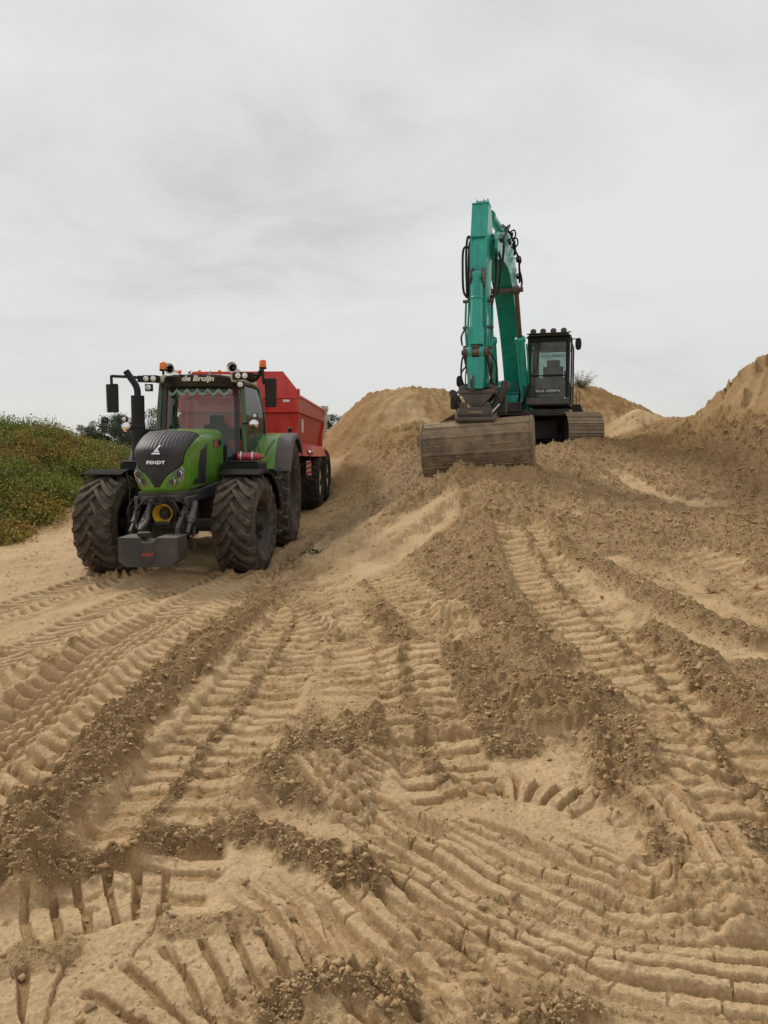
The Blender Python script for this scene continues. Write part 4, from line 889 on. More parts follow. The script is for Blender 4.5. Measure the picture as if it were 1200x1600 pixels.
    for x, z in ((-.465, 3.165), (.565, 3.185)):
        MB().lathe([(.088, -.02), (.080, -.018), (.055, .03), (.035, .10), (.022, .30), (.016, .45), (.03, .47), (.03, .52), (.001, .52)], (x, 1.20, z), (0, 1, 0), 22).cyl((x, 1.5, 3.08), (x, 1.5, z), .012).lathe([(.086, -.022), (.092, -.016), (.086, -.008)], (x, 1.20, z), (0, 1, 0), 22).build('air_horn', M_CHROME, T, angle=70)
    for x, z in ((-.57, 3.205), (1.062, 3.235)):
        o = MB().lathe([(.058, -.075), (.062, -.06), (.062, -.05), (.02, -.05), (.018, -.17), (.03, -.18)], (x, 1.22, z), (0, 0, 1), 18).build('warning_beacon', M_BLACK, T)
        MB().lathe([(.056, -.06), (.060, -.03), (.056, .055), (.045, .068), (.001, .072)], (x, 1.22, z), (0, 0, 1), 20).build('lens', M_ORANGE, o, angle=60)
    for s, ps in ((-1, ((-.785, 2.985), (-.668, 2.985), (-.75, 2.845))), (1, ((.70, 3.03), (.812, 3.03), (.735, 2.89)))):
        for x, z in ps: work_lamp(T, (x, 1.0, z), .046)
        arm = MB(); e = -1.44 if s < 0 else 1.10
        zb = 2.99 if s < 0 else 3.03
        arm.box(((s * .62 + s * .92) / 2, 1.10, zb), (.34, .10, .10), (0, 0, 0)); arm.tube([(s * .86, 1.10, zb), (s * 1.02, 1.10, zb + .03), (e - s * .10 if s < 0 else 1.02, 1.10, zb + .06 if s > 0 else zb + .045), (e + (0.06 if s < 0 else -.03), 1.10, 3.04 if s < 0 else 3.12), (e + (.06 if s < 0 else .0), 1.10, 2.9)], .024, 8)
        if s > 0: arm.tube([(.78, 1.12, 3.02), (.92, 1.14, 2.96), (1.05, 1.16, 3.10)], .03, 8); arm.cyl((1.06, 1.2, 3.06), (1.06, 1.2, 3.14), .03)
        arm.build('mirror_arm', M_BLACK, T, 0.008)
        xm, zm = (-1.36, 2.68) if s < 0 else (1.21, 2.765)
        mm = MB(); mm.hexa([(xm - .085, 1.05, zm - .235), (xm + .085, 1.05, zm - .235), (xm + .075, 1.13, zm - .22), (xm - .075, 1.13, zm - .22), (xm - .098, 1.05, zm + .225), (xm + .09, 1.05, zm + .235), (xm + .08, 1.13, zm + .22), (xm - .08, 1.13, zm + .21)])
        for k in range(14): mm.box((xm + s * .092, 1.08, zm - .21 + k * .0315), (.026, .06, .018))
        mir = mm.build('mirror', M_BLACK, T, 0.014)
        MB().box((xm, 1.136, zm), (.15, .008, .42)).build('mirror_glass', M_CHROME, mir)
    # ---- exhaust and lamp brackets
    ex = MB(); ex.cyl((-.86, .80, 1.25), (-.86, .80, 2.70), .103, n=24); ex.lathe([(.103, 0), (.108, .01), (.108, .05), (.103, .06)], (-.86, .80, 2.18), (0, 0, 1), 24)
    ex.tube([(-.86, .80, 2.68), (-.862, .80, 2.78), (-.89, .80, 2.87), (-.965, .80, 2.98), (-1.035, .80, 3.085)], .052, 14, 5)
    ex.build('exhaust', M_BLACK, T, 0.008, angle=50)
    for s in (1, -1):
        br = MB()
        if s < 0: br.cyl((-.98, .86, 2.14), (-.5, 1.05, 2.14), .045, n=12); lx, ly, lz = -1.035, .78, 2.205; sq = ((-1.075, .78, 2.33), (-.99, .80, 2.30))
        else: br.tube([(.70, 1.34, 2.28), (.80, 1.28, 2.28), (.90, 1.22, 2.27)], .014, 8); lx, ly, lz = .918, 1.16, 2.265; sq = ((.93, 1.18, 2.40),)
        br.cyl((lx, ly + .08, lz), (lx, ly + .10, lz + .12), .015, n=8)
        bo = br.build('lamp_bracket', M_BLACK, T)
        MB().lathe([(.03, .12), (.07, .08), (.078, 0.0), (.08, -.02), (.074, -.03), (.05, -.045), (.001, -.055)], (lx, ly, lz), (0, 1, 0), 24).build('round_headlamp', M_CHROME, T, angle=60)
        for q in sq: work_lamp(T, q, .034, True, 'work_light', .05)
    MB().tube([(.90, 1.3, 2.20), (.93, 1.35, 2.0), (.97, 1.4, 1.7), (.98, 1.45, 1.5)], .016, 8).build('hand_rail', M_PILLAR, T)
    MB().tube([(1.12, 2.0, 2.02), (1.02, 1.86, 1.85), (.96, 1.78, 1.6)], .016, 8).build('hand_rail', M_PILLAR, T)
    # ---- right-hand side: tool box, steps; left-hand side tank
    for s in (1, -1):
        tb = MB(); tb.box((s * .80, .95, 1.56), (.60, .70, .16)); tb.box((s * .82, .62, 1.655), (.50, .06, .03)); tb.build('tool_box', M_BLACK, T, 0.02)
        MB().box((s * .85, 1.75, 1.05), (.50, .95, .75)).build('fuel_tank', M_BLACK, T, 0.06)
        stp = MB()
        for k, z in enumerate((.50, .80, 1.10, 1.38)): stp.box((s * 1.20, 1.28, z), (.26, .30, .035))
        for y in (1.14, 1.42): stp.tube([(s * 1.32, y, .46), (s * 1.32, y, 1.0), (s * 1.30, y, 1.55)], .014, 6)
        stp.build('steps', M_IRON, T, 0.006)
    # ---- rear mudguards
    for s in (1, -1):
        g = arc_fender(2.80, RD / 2 + .06, 1.085, s * .66, s * 1.14, 24, 135, .022, .02, 26).build('rear_mudguard', M_GREEN, T, 0.004, angle=50)
        arc_fender(2.80, RD / 2 + .06, 1.088, s * 1.142, s * 1.42, 22, 137, .022, .10, 26).build('mudguard_extension', M_GREYP, g, 0.004, angle=50)
        MB().prism([(2.80 - 1.08 * cos(radians(a)), RD / 2 + .06 + 1.08 * sin(radians(a))) for a in range(24, 136, 8)], 'x', s * .655, s * .675).build('mudguard_side', M_GREEN, g, angle=30)
    MB().box((0, 3.6, .75), (.3, .8, .12)).box((0, 3.5, 1.0), (.7, .3, .5)).build('rear_hitch', M_OIL, T, 0.015)
    MB().tube([(1.0, 3.35, 2.02), (1.15, 3.35, 2.13), (1.2, 3.35, 2.2)], .03).sphere((1.2, 3.35, 2.25), .05).build('rear_lamp', M_OIL, T)
    return T
TR = build_tractor()
def build_extinguisher():
    ob = empty('fire_extinguisher', (-3.06 + .92, 11.46 + .70, 1.665), radians(-1), 'red fire extinguisher strapped down on its side beside the tractor bonnet', 'fire extinguisher')
    r = .062; z = r + .01
    b = MB().lathe([(.001, -.19), (.035, -.187), (r, -.165), (r, .15), (.045, .178), (.022, .19), (.02, .21), (.001, .21)], (0, 0, z), (1, 0, 0), 24).build('cylinder', M_REDEX, ob, angle=50)
    MB().lathe([(.001, -.235), (.05, -.233), (.056, -.20), (.056, -.18)], (-.02, 0, z), (1, 0, 0), 20).build('cap', M_BLACK, ob, angle=50)
    for x in (-.115, .065): MB().lathe([(r + .003, -.013), (r + .007, -.011), (r + .007, .011), (r + .003, .013)], (x, 0, z), (1, 0, 0), 24).box((x, 0, z + r + .012), (.02, .03, .02)).build('strap', M_REFL, ob)
    MB().cyl((.20, 0, z), (.25, 0, z), .016).box((.235, 0, z + .03), (.03, .02, .05)).tube([(.23, 0, z), (.27, -.03, z - .02), (.27, -.04, z - .06), (.2, -.05, z - .06)], .008, 6).build('valve', M_BRASS, ob, 0.003)
build_extinguisher()
# ------------------------------------------------------------------ red tipping trailer
M_CREAMRIM = mat('cream_rim', (0.66, 0.57, 0.40), 0.5, dust=0.3, updust=0.2, rust=0.2)
M_REDSIDE = mat('faded_red_paint', (0.52, 0.026, 0.016), 0.5, dust=0.38, updust=0.2, rust=0.35, dscale=2.2)
M_TARP = mat('pale_tarpaulin', (0.55, 0.50, 0.38), 0.8, dust=0.25, updust=0.2, bump=0.4, bscale=12)
def build_trailer():
    t = empty('tipping_trailer', (-2.98, 15.75, 0.35), radians(-2.2), 'red steel tipping trailer with twin axle standing behind the green tractor', 'trailer')
    hw = 1.22; L = 4.6; zb, zm, zt = 1.72, 2.28, 2.68     # relative to z 0.35
    # front board: stepped panels and a peaked top
    f = MB(); f.prism([(-hw, zb - .1), (hw, zb - .1), (hw, zt - .10), (hw, zt - .02), (hw - .25, zt + .34), (-hw + .25, zt + .34), (-hw, zt - .02)][:0] or [(-hw + .04, 1.45), (hw - .04, 1.45), (hw - .04, zt - .35), (-hw + .04, zt - .35)], 'y', 0.05, 0.11)
    f.prism([(-hw, zt - .37), (hw, zt - .37), (hw, zt - .08), (-hw, zt - .08)], 'y', -.01, .08)
    f.prism([(-hw - .0, zt - .10), (hw, zt - .10), (hw, zt + .02), (hw - .30, zt + .40), (-hw + .30, zt + .40), (-hw, zt + .02)], 'y', 0.03, 0.08)
    fb = f.build('front_board', M_RED, t, 0.008)
    MB().prism([(-hw, zt - .125), (hw, zt - .125), (hw, zt - .095), (-hw, zt - .095)], 'y', -.03, .03).prism([(-hw, zt - .40), (hw, zt - .40), (hw, zt - .365), (-hw, zt - .365)], 'y', -.03, .03).tube([(hw, .055, zt + .02), (hw - .3, .055, zt + .41), (-hw + .3, .055, zt + .41), (-hw, .055, zt + .02)], .022, 8, 0).build('rail', M_RED, fb, 0.004)
    MB().box((hw - .22, -.012, zt - .17), (.14, .02, .05)).build('number_plate', M_REFL, fb)
    for s in (1, -1):
        sd = MB()
        y0, y1 = .10, L
        sd.hexa([(s * (hw - .30), y0, 1.45), (s * (hw - .22), y0, 1.45), (s * (hw - .22), y1, 1.45), (s * (hw - .30), y1, 1.45), (s * (hw - .10), y0, 2.28), (s * (hw - .03), y0, 2.28), (s * (hw - .03), y1 - .1, 2.28), (s * (hw - .10), y1 - .1, 2.28)])
        sd.hexa([(s * (hw - .08), y0, 2.28), (s * (hw + .02), y0, 2.28), (s * (hw + .02), y1 - .1, 2.28), (s * (hw - .08), y1 - .1, 2.28), (s * (hw - .06), y0, zt - .06), (s * (hw + .0), y0, zt - .06), (s * (hw + .0), y1, zt - .10), (s * (hw - .06), y1, zt - .10)])
        side = sd.build('side_board', M_REDSIDE, t, 0.01)
        rb = MB(); rb.tube([(s * hw, y0, zt - .05), (s * hw, y1, zt - .09)], .035, 8, 0)
        for y in (.14, L - .08):
            rb.hexa([(s * (hw - .25), y - .05, 1.42), (s * (hw - .12), y - .05, 1.42), (s * (hw - .12), y + .05, 1.42), (s * (hw - .25), y + .05, 1.42), (s * (hw - .06), y - .05, 2.26), (s * (hw + .03), y - .05, 2.26), (s * (hw + .03), y + .05, 2.26), (s * (hw - .06), y + .05, 2.26)])
        rb.box((s * hw, .12, zt - .02), (.07, .09, .20)); rb.build('post', M_RED, side, 0.008)
        MB().box((s * (hw + .04), .45, 2.02), (.02, .16, .28)).build('label_plate', M_REFL, side)
        # mudguard shelf over the tandem wheels
        mg = MB(); mg.hexa([(s * (hw - .2), 1.1, 1.40), (s * (hw + .21), 1.1, 1.38), (s * (hw + .21), 4.3, 1.38), (s * (hw - .2), 4.3, 1.40), (s * (hw - .2), 1.35, 1.70), (s * (hw + .10), 1.45, 1.60), (s * (hw + .10), 4.1, 1.60), (s * (hw - .2), 4.2, 1.70)])
        mg.build('mudguard', M_RED, t, 0.015)
    MB().box((0, L / 2, 1.42), (2 * hw - .5, L, .06)).build('floor', M_REDSIDE, t)
    tg = MB(); tg.prism([(-hw + .05, 1.45), (hw - .05, 1.45), (hw, zt - .1), (-hw, zt - .1)], 'y', L, L + .08); tg.build('tailgate', M_RED, t, 0.01)
    # tarpaulin bunched at the rear corner
    for s in (1,):
        rings = []
        for k in range(10):
            z = zt + .02 - k * .095; q = .10 + .03 * sin(k * 1.9); rings.append([(s * (hw + .02 + .08 * cos(a) * (1 + .4 * sin(k * 2.3 + a * 2)) - (.10 * max(0, (k - 3)) / 6 if k > 3 else 0)), L + .05 + q * sin(a) * 1.6 + .05 * k / 4, z) for a in [2 * pi * i / 12 for i in range(12)]])
        MB().loft(rings).build('tarpaulin', M_TARP, t, angle=70)
    ch = MB()
    for s in (1, -1): ch.box((s * .42, L / 2 - .5, 1.12), (.14, L + 1.2, .26))
    ch.box((0, -1.1, .95), (.26, 1.3, .2)); ch.box((0, 2.6, .95), (1.3, .2, .2)); ch.box((0, 2.2, .72), (1.7, .14, .14)); ch.box((0, 3.7, .72), (1.7, .14, .14)); ch.box((0, 2.95, .85), (1.0, 1.6, .16))
    ch.cyl((0, .5, 1.0), (0, 1.4, 1.4), .1); ch.build('chassis', M_OIL, t, 0.015)
    ty = None; WD, DD = .56, 1.32
    for (y, dz) in ((2.25, .02), (3.72, .14)):
        for s in (1, -1):
            h, tt = make_wheel(t, (s * 1.15, y, DD / 2 + .11 + dz), 0, s, ty if ty else tyre_mesh(DD, WD, .34, 26, .028, .14, .026), .34, WD, M_RUBBER_D, M_CREAMRIM, .07)
            ty = ty or tt
    # marker board and lamp at the front corner
    wb = MB(); wb.box((1.37, 0.55, 1.14), (.10, .015, .30)); o = wb.build('warning_board', mat('dusty_white', (.55, .52, .47), .6, dust=.4), t)
    sb = MB()
    for k in range(3): z = .99 + k * .10; sb.add([(1.322, .540, z), (1.418, .540, z + .05), (1.418, .540, z + .10), (1.322, .540, z + .05), (1.322, .5405, z), (1.418, .5405, z + .05), (1.418, .5405, z + .10), (1.322, .5405, z + .05)], [(0, 1, 2, 3), (7, 6, 5, 4)])
    sb.build('stripe', M_RED, o, smooth=False)
    MB().tube([(.9, .6, 1.2), (1.2, .58, 1.2), (1.40, .57, 1.3)], .02).cyl((1.40, .57, 1.3), (1.40, .57, 1.42), .015).build('bracket', M_BLACK, t)
    MB().lathe([(.02, .05), (.045, .04), (.05, 0), (.04, -.03), (.001, -.04)], (1.38, .56, 1.47), (0, 1, 0), 16).build('side_lamp', M_CHROME, t)
    MB().sphere((1.44, .57, 1.46), .035).build('red_lamp', M_RED, t)
build_trailer()
# ------------------------------------------------------------------ crawler excavator
M_TEAL = mat('teal_paint', (0.002, 0.345, 0.285), 0.34, coat=0.25, dust=0.06, updust=0.12, var=0.16, rust=0.18, dscale=2)
M_TEALP = mat('pale_teal_paint', (0.20, 0.42, 0.36), 0.4, coat=0.2, dust=0.15, updust=0.2)
M_STEEL = mat('worn_bucket_steel', (0.105, 0.082, 0.058), 0.5, metal=0.1, dust=0.9, updust=0.85, dscale=4.5, rust=0.35, bump=0.5, bscale=30, dcol=(0.33, 0.24, 0.15))
M_TILT = mat('brown_grey_iron', (0.070, 0.058, 0.055), 0.5, dust=0.25, updust=0.3, rust=0.3, bump=0.3)
M_SHOE = mat('sandy_track_steel', (0.16, 0.125, 0.09), 0.6, metal=0.15, dust=0.95, updust=0.8, dscale=4, rust=0.3, bump=0.5, bscale=30, dcol=(0.33, 0.245, 0.155))
M_ROD = mat('dull_piston_rod', (0.16, 0.105, 0.08), 0.35, metal=0.6, dust=0.2, updust=0.1)
M_CABG = glass('cab_glass', (0.72, 0.82, 0.79), 0.12)
M_LOGO = mat('pale_letters', (0.50, 0.55, 0.52), 0.6, dust=0.1, updust=0)
def ribbon(prof, x0, x1, cx=0.0):
    """closed side profile [(y, z)] extruded from x0 to x1"""
    return MB().prism(prof, 'x', cx + x0, cx + x1)
def boxgirder(cl, x0, x1):
    """girder along a centre line [(y, z, depth)]: returns rings"""
    P = catmull(cl, 6); rings = []
    for i, p in enumerate(P):
        d = P[min(i + 1, len(P) - 1)] - P[max(i - 1, 0)]; d = Vector((d.x, d.y)).normalized(); nx, nz_ = -d.y, d.x
        h = p.z / 2; rings.append([(x0, p.x + nx * h, p.y + nz_ * h), (x1, p.x + nx * h, p.y + nz_ * h), (x1, p.x - nx * h, p.y - nz_ * h), (x0, p.x - nx * h, p.y - nz_ * h)])
    return rings
def build_excavator():
    YAW = -16.5
    E = empty('crawler_excavator', (3.1, 18.6, 1.71), radians(YAW), 'teal crawler excavator with raised boom and wide ditching bucket set down on the sand ramp', 'excavator')
    U = -radians(YAW)
    def under(o): o.rotation_euler = (0, 0, U); return o
    # ---- tracks
    for s in (1, -1):
        n = 49; yc, R = 1.80, .455; per = 4 * yc + 2 * pi * R; mb = MB(); xw = .375; cx = s * 1.19
        for k in range(n):
            d = (k / n) * per
            if d < 2 * yc: y, z, a = -yc + d, R, 0.0
            elif d < 2 * yc + pi * R: a = (d - 2 * yc) / R; y, z = yc + R * sin(a), R * cos(a)
            elif d < 4 * yc + pi * R: y, z, a = yc - (d - 2 * yc - pi * R), -R, pi
            else: a = pi + (d - 4 * yc - pi * R) / R; y, z = -yc + R * sin(a), R * cos(a)
            z += .50; ty, tz = cos(a), -sin(a); ny, nz_ = sin(a), cos(a); L = per / n * .49
            def P(u, v): return (y + ty * u + ny * v, z + tz * u + nz_ * v)
            pr = [P(-L, 0), P(-L, .014), P(-L + .012, .030), P(-L + .028, .030), P(-L + .036, .014), P(-.008, .014), P(-.004, .026), P(.010, .026), P(.014, .014), P(L - .036, .014), P(L - .03, .026), P(L - .014, .026), P(L - .010, .010), P(L + .008, .002), P(L, -.012)]
            mb.prism(pr, 'x', cx - xw, cx + xw)
            mb.box((cx - .11, *P(0, -.05)), (.04, L * 2, .07), (-a, 0, 0)); mb.box((cx + .11, *P(0, -.05)), (.04, L * 2, .07), (-a, 0, 0))
        tr = under(mb.build('crawler_track', M_SHOE, E, smooth=False)); MB().prism([(-1.85, .12), (1.85, .12), (2.1, .35), (2.1, .65), (1.8, .88), (-1.8, .88), (-2.1, .65), (-2.1, .35)], 'x', cx - s * .24 - .02, cx - s * .24 + .02).build('track_guard', M_OIL, tr)
        fr = MB(); fr.hexa([(cx - .20, -1.5, .20), (cx + .20, -1.5, .20), (cx + .20, 1.5, .20), (cx - .20, 1.5, .20), (cx - .20, -1.6, .56), (cx + .20, -1.6, .56), (cx + .20, 1.6, .56), (cx - .20, 1.6, .56)]); fr.build('track_frame', M_OIL, tr, 0.02)
        for y in (-yc, yc): MB().lathe([(.08, -.12), (.36, -.10), (.40, -.06), (.40, .06), (.36, .10), (.08, .12)], (cx, y, .50), (1, 0, 0), 30).cyl((cx - .16, y, .50), (cx + .16, y, .50), .09).build('idler_wheel', M_OIL, tr)
        rl = MB()
        for k in range(7): rl.cyl((cx - .14, -1.35 + k * .45, .16), (cx + .14, -1.35 + k * .45, .16), .10, n=14)
        rl.build('roller_row', M_OIL, tr)
    cb = MB(); cb.box((0, 0, .62), (1.2, 1.3, .30)); cb.hexa([(-.95, -1.1, .35), (-.5, -1.1, .35), (-.2, -.3, .45), (-.95, -.3, .35), (-.95, -1.1, .6), (-.5, -1.1, .6), (-.2, -.3, .8), (-.95, -.3, .7)]); cb.hexa([(.5, -1.1, .35), (.95, -1.1, .35), (.95, -.3, .35), (.2, -.3, .45), (.5, -1.1, .6), (.95, -1.1, .6), (.95, -.3, .7), (.2, -.3, .8)])
    cb.hexa([(-.95, .3, .35), (-.2, .3, .45), (-.5, 1.1, .35), (-.95, 1.1, .35), (-.95, .3, .7), (-.2, .3, .8), (-.5, 1.1, .6), (-.95, 1.1, .6)]); cb.hexa([(.2, .3, .45), (.95, .3, .35), (.95, 1.1, .35), (.5, 1.1, .35), (.2, .3, .8), (.95, .3, .7), (.95, 1.1, .6), (.5, 1.1, .6)])
    cb.box((0, -.9, .62), (1.7, .5, .42)); under(cb.build('carbody', M_OIL, E, 0.03))
    MB().cyl((0, 0, .76), (0, 0, .95), .62, n=40).build('swing_ring', M_OIL, E)
    # ---- upper deck
    dk = MB(); dk.box((0.20, .45, 1.0), (2.35, 3.6, .13)); dk.box((.95, -1.28, .96), (.95, .30, .10)); dk.box((.0, -.9, 1.12), (.75, 1.0, .22))
    dk.build('deck_frame', M_OIL, E, 0.02)
    bk = MB()
    for s in (-.27, .27): bk.prism([(-.85, 1.05), (.35, 1.05), (.1, 1.55), (-.2, 1.82), (-.48, 1.80), (-.62, 1.5)], 'x', .08 + s - .03, .08 + s + .03)
    bk.build('boom_bracket', M_TEAL, E, 0.01)
    hp = MB(); hp.hexa([(.48, .62, 1.06), (1.20, .62, 1.06), (.98, 2.3, 1.06), (.48, 2.3, 1.06), (.48, .62, 1.75), (1.20, .62, 1.75), (.98, 2.3, 1.80), (.48, 2.3, 1.98)]); hp.build('side_cover', M_TEALP, E, 0.05, seg=3)
    tk = MB(); tk.hexa([(-.93, -.75, 1.06), (-.42, -.75, 1.06), (-.42, 2.3, 1.06), (-.93, 2.3, 1.06), (-.93, -.6, 1.62), (-.42, -.6, 1.62), (-.42, 2.3, 1.95), (-.93, 2.3, 1.95)]); tk.build('tank_cover', M_TEAL, E, 0.05, seg=3)
    eh = MB(); eh.box((.08, 1.9, 1.55), (1.8, 1.0, .85)); eh.build('engine_cover', M_TEAL, E, 0.06, seg=3)
    cw = MB(); rr = []
    for z, g in ((.98, .0), (1.10, .06), (1.85, .06), (1.98, -.04)):
        rr.append([(.02 + (1.05 + g) * math.copysign(abs(cos(a)) ** .5, cos(a)), 2.2 + (.55 + g) * max(-.3, math.copysign(abs(sin(a)) ** .6, sin(a))), z) for a in [2 * pi * i / 32 for i in range(32)]])
    cw.loft(rr); cw.build('counterweight', M_TEAL, E, angle=50)
    before = set(bpy.data.objects)
    # ---- cab
    x0, x1, y0, y1, zb, zt = .48, 1.38, -1.36, .45, 1.08, 2.74
    cb = MB()
    for x in (x0 + .035, x1 - .035):
        cb.tube([(x, y0 + .0, zb), (x, y0 - .01, 1.9), (x, y0 + .04, zt - .05)], .045, 8, 4); cb.tube([(x, y1, zb), (x, y1, zt - .05)], .05, 8)
        cb.box((x, (y0 + y1) / 2, zt - .05), (.08, y1 - y0, .08)); cb.box((x, (y0 + y1) / 2, zb + .25), (.05, y1 - y0, .55)); cb.box((x, .1, (zb + zt) / 2), (.06, .07, zt - zb))
    cb.box(((x0 + x1) / 2, y0 + .03, zt - .08), (x1 - x0 - .06, .07, .12)); cb.box(((x0 + x1) / 2, y1, zt - .08), (x1 - x0, .07, .12)); cb.box(((x0 + x1) / 2, y1, 1.5), (x1 - x0, .05, .85))
    cab = cb.build('cab_frame', M_BLACK, E, 0.012)
    MB().box(((x0 + x1) / 2, y0 - .015, zb + .08), (x1 - x0 + .02, .07, .16)).box(((x0 + x1) / 2, (y0 + y1) / 2, zb + .0), (x1 - x0, y1 - y0, .05)).build('cab_sill', M_GREYP, cab, 0.012)
    MB().box((x1 - .08, y0 - .055, zb + .14), (.045, .01, .022)).build('sticker', M_WHITE, cab)
    rf = MB(); rf.hexa([(x0, y0 + .02, zt - .03), (x1, y0 + .02, zt - .03), (x1, y1 + .05, zt - .03), (x0, y1 + .05, zt - .03), (x0 + .04, y0 + .10, zt + .04), (x1 - .04, y0 + .10, zt + .04), (x1 - .04, y1, zt + .04), (x0 + .04, y1, zt + .04)]); rf.build('roof', M_BLACK, cab, 0.02)
    bd = .055
    up = grid_patch(lambda u, v: (x0 + .07 + u * (x1 - x0 - .14), y0 - .012 + .045 * v, 1.80 + v * .83), 4, 6, (0, .006, 0)).build('upper_windscreen', M_CABG, cab)
    lo = grid_patch(lambda u, v: (x0 + .07 + u * (x1 - x0 - .14), y0 - .012, 1.25 + v * .50), 4, 3, (0, .006, 0)).build('lower_windscreen', M_CABG, cab)
    mb = MB(); mb.box(((x0 + x1) / 2, y0 - .015, 1.775), (x1 - x0 - .08, .03, .035)); mb.box(((x0 + x1) / 2, y0 - .01, 1.235), (x1 - x0 - .08, .03, .03)); mb.build('window_bar', M_BLACK, cab, 0.006)
    sv = MB(); sv.box(((x0 + x1) / 2, y0 + .055, 2.575), (x1 - x0 - .14, .01, .13)); sv.build('sun_blind', M_SEAT, cab)
    for x in (x0 + .01, x1 - .01):
        grid_patch(lambda u, v: (x, y0 + .08 + u * 1.32, 1.62 + v * 1.0), 2, 2, (.005, 0, 0)).build('side_window', M_CABG, cab)
    bw = grid_patch(lambda u, v: (x0 + .07 + u * (x1 - x0 - .14), y1 + .01, 1.92 + v * .68), 2, 2, (0, .005, 0)).build('rear_window', M_CABG, cab)
    text_mesh('KOBELCO', .105, 'lettering', M_GREYP, bw, Matrix.Translation(((x0 + x1) / 2, y1 - .005, 2.50)) @ Matrix.Rotation(pi, 4, 'Z') @ Matrix.Rotation(pi / 2, 4, 'X') @ Matrix.Diagonal((1.35, 1, 1, 1)), .001, 0, .003)
    st = MB(); st.box((.93, -.25, 1.50), (.48, .46, .14)); st.box((.93, .05, 1.85), (.46, .12, .62), (-.1, 0, 0)); st.box((.93, .12, 2.24), (.30, .09, .20)); st.box((.66, -.3, 1.68), (.14, .4, .10)); st.box((1.20, -.3, 1.68), (.14, .4, .10)); st.box((.93, -.2, 1.3), (.4, .4, .3))
    for x in (.62, 1.24): st.cyl((x, -.45, 1.72), (x, -.5, 1.92), .02, n=8); st.sphere((x, -.5, 1.95), .035)
    st.build('driver_seat', M_SEAT, E, 0.04, seg=3)
    MB().box((.93, -1.05, 1.22), (.55, .25, .25), (.3, 0, 0)).cyl((.82, -1.0, 1.3), (.82, -.95, 1.62), .014, n=6).cyl((1.04, -1.0, 1.3), (1.04, -.95, 1.62), .014, n=6).build('pedals', M_BLACK, E, .01)
    np_ = MB().box((.93, y0 - .022, 1.40), (.50, .008, .12)).build('name_sign', M_FRIT, E)
    text_mesh("MAR NEEM'N", .095, 'lettering', M_LOGO, np_, facing(.93, y0 - .028, 1.40, 0, 0, .95), .001, 0, .002)
    # lamps on the roof bar
    lb = MB(); lb.tube([(x0 - .02, y0 - .02, zt - .04), (x0 + .03, y0 - .07, zt + .0), (x1 - .03, y0 - .07, zt + .0), (x1 + .02, y0 - .02, zt - .03)], .022, 8, 0); lb.tube([(x0 - .02, y0 - .04, zt + .05), (x0 + .05, y0 - .09, zt + .05), (x1 - .05, y0 - .09, zt + .05), (x1 + .02, y0 - .04, zt + .07)], .014, 8, 0)
    lb.box(((x0 + x1) / 2, y0, zt + .03), (x1 - x0 - .04, .12, .05)); lbo = lb.build('lamp_bar', M_OIL, cab)
    for x in (.60, .81, 1.03, 1.25): work_lamp(lbo, (x, y0 - .06, zt + .105), .055, False, 'work_light', .08, lens=M_GREYP)
    for o in set(bpy.data.objects) - before:
        for v in o.data.vertices: v.co.z = 1.17 + (v.co.z - 1.08) * .895
    # mirrors, rails
    for c_, pts in (((1.555, -1.25, 2.47), [(1.40, -1.25, 2.30), (1.42, -1.25, 2.55), (1.47, -1.25, 2.58), (1.55, -1.25, 2.57)]), ((-1.13, -.95, 1.76), [(-.98, -.85, 1.20), (-1.0, -.95, 1.40), (-1.12, -.95, 1.52), (-1.13, -.95, 1.70)])):
        MB().tube(pts, .012, 6, 3).build('mirror_arm', M_BLACK, E)
        m_ = MB(); m_.loft([[(c_[0] + .066 * q * math.copysign(abs(cos(a)) ** .8, cos(a)), c_[1] + yo, c_[2] + .13 * q * math.copysign(abs(sin(a)) ** .7, sin(a))) for a in [2 * pi * i / 20 for i in range(20)]] for yo, q in ((-.02, .7), (-.01, 1), (.03, 1), (.05, .9))]); m_.build('mirror', M_BLACK, E, angle=50)
    MB().tube([(1.40, -1.30, 1.15), (1.42, -1.32, 1.8), (1.42, -1.32, 2.5), (1.40, -1.28, 2.62)], .016, 8, 3).build('hand_rail', M_BLACK, E)
    MB().tube([(-1.0, -.72, 1.15), (-1.02, -.74, 1.95), (-.92, -.72, 2.33), (-.84, -.72, 2.37), (-.76, -.70, 2.35), (-.74, -.6, 1.7)], .015, 8, 3).build('hand_rail', M_IRON, E)
    sp_ = MB(); sp_.hexa([(1.42, -.7, 1.02), (1.66, -.7, 1.02), (1.66, .2, 1.02), (1.42, .2, 1.02), (1.42, -.7, 1.20), (1.60, -.7, 1.20), (1.60, .2, 1.20), (1.42, .2, 1.20)]); sp_.tube([(1.50, -.6, 1.2), (1.50, -.6, 1.50)], .008, 6); sp_.tube([(1.58, -.6, 1.2), (1.58, -.6, 1.50)], .008, 6); sp_.build('side_step', M_OIL, E, .01)
    # ---- boom
    X = .08
    boom = MB().loft(boxgirder([(-.42, 1.62, .38), (-.80, 2.28, .54), (-1.35, 2.98, .66), (-2.05, 3.58, .74), (-2.80, 3.96, .72), (-3.60, 4.00, .58), (-4.30, 3.86, .46), (-4.95, 3.66, .36)], X - .20, X + .20)).build('boom', M_TEAL, E, 0.012, angle=30)
    MB().box((X, -.40, 1.62), (.52, .26, .30)).cyl((X - .34, -.42, 1.62), (X + .34, -.42, 1.62), .09).build('boom_foot', M_TEAL, boom, .02)
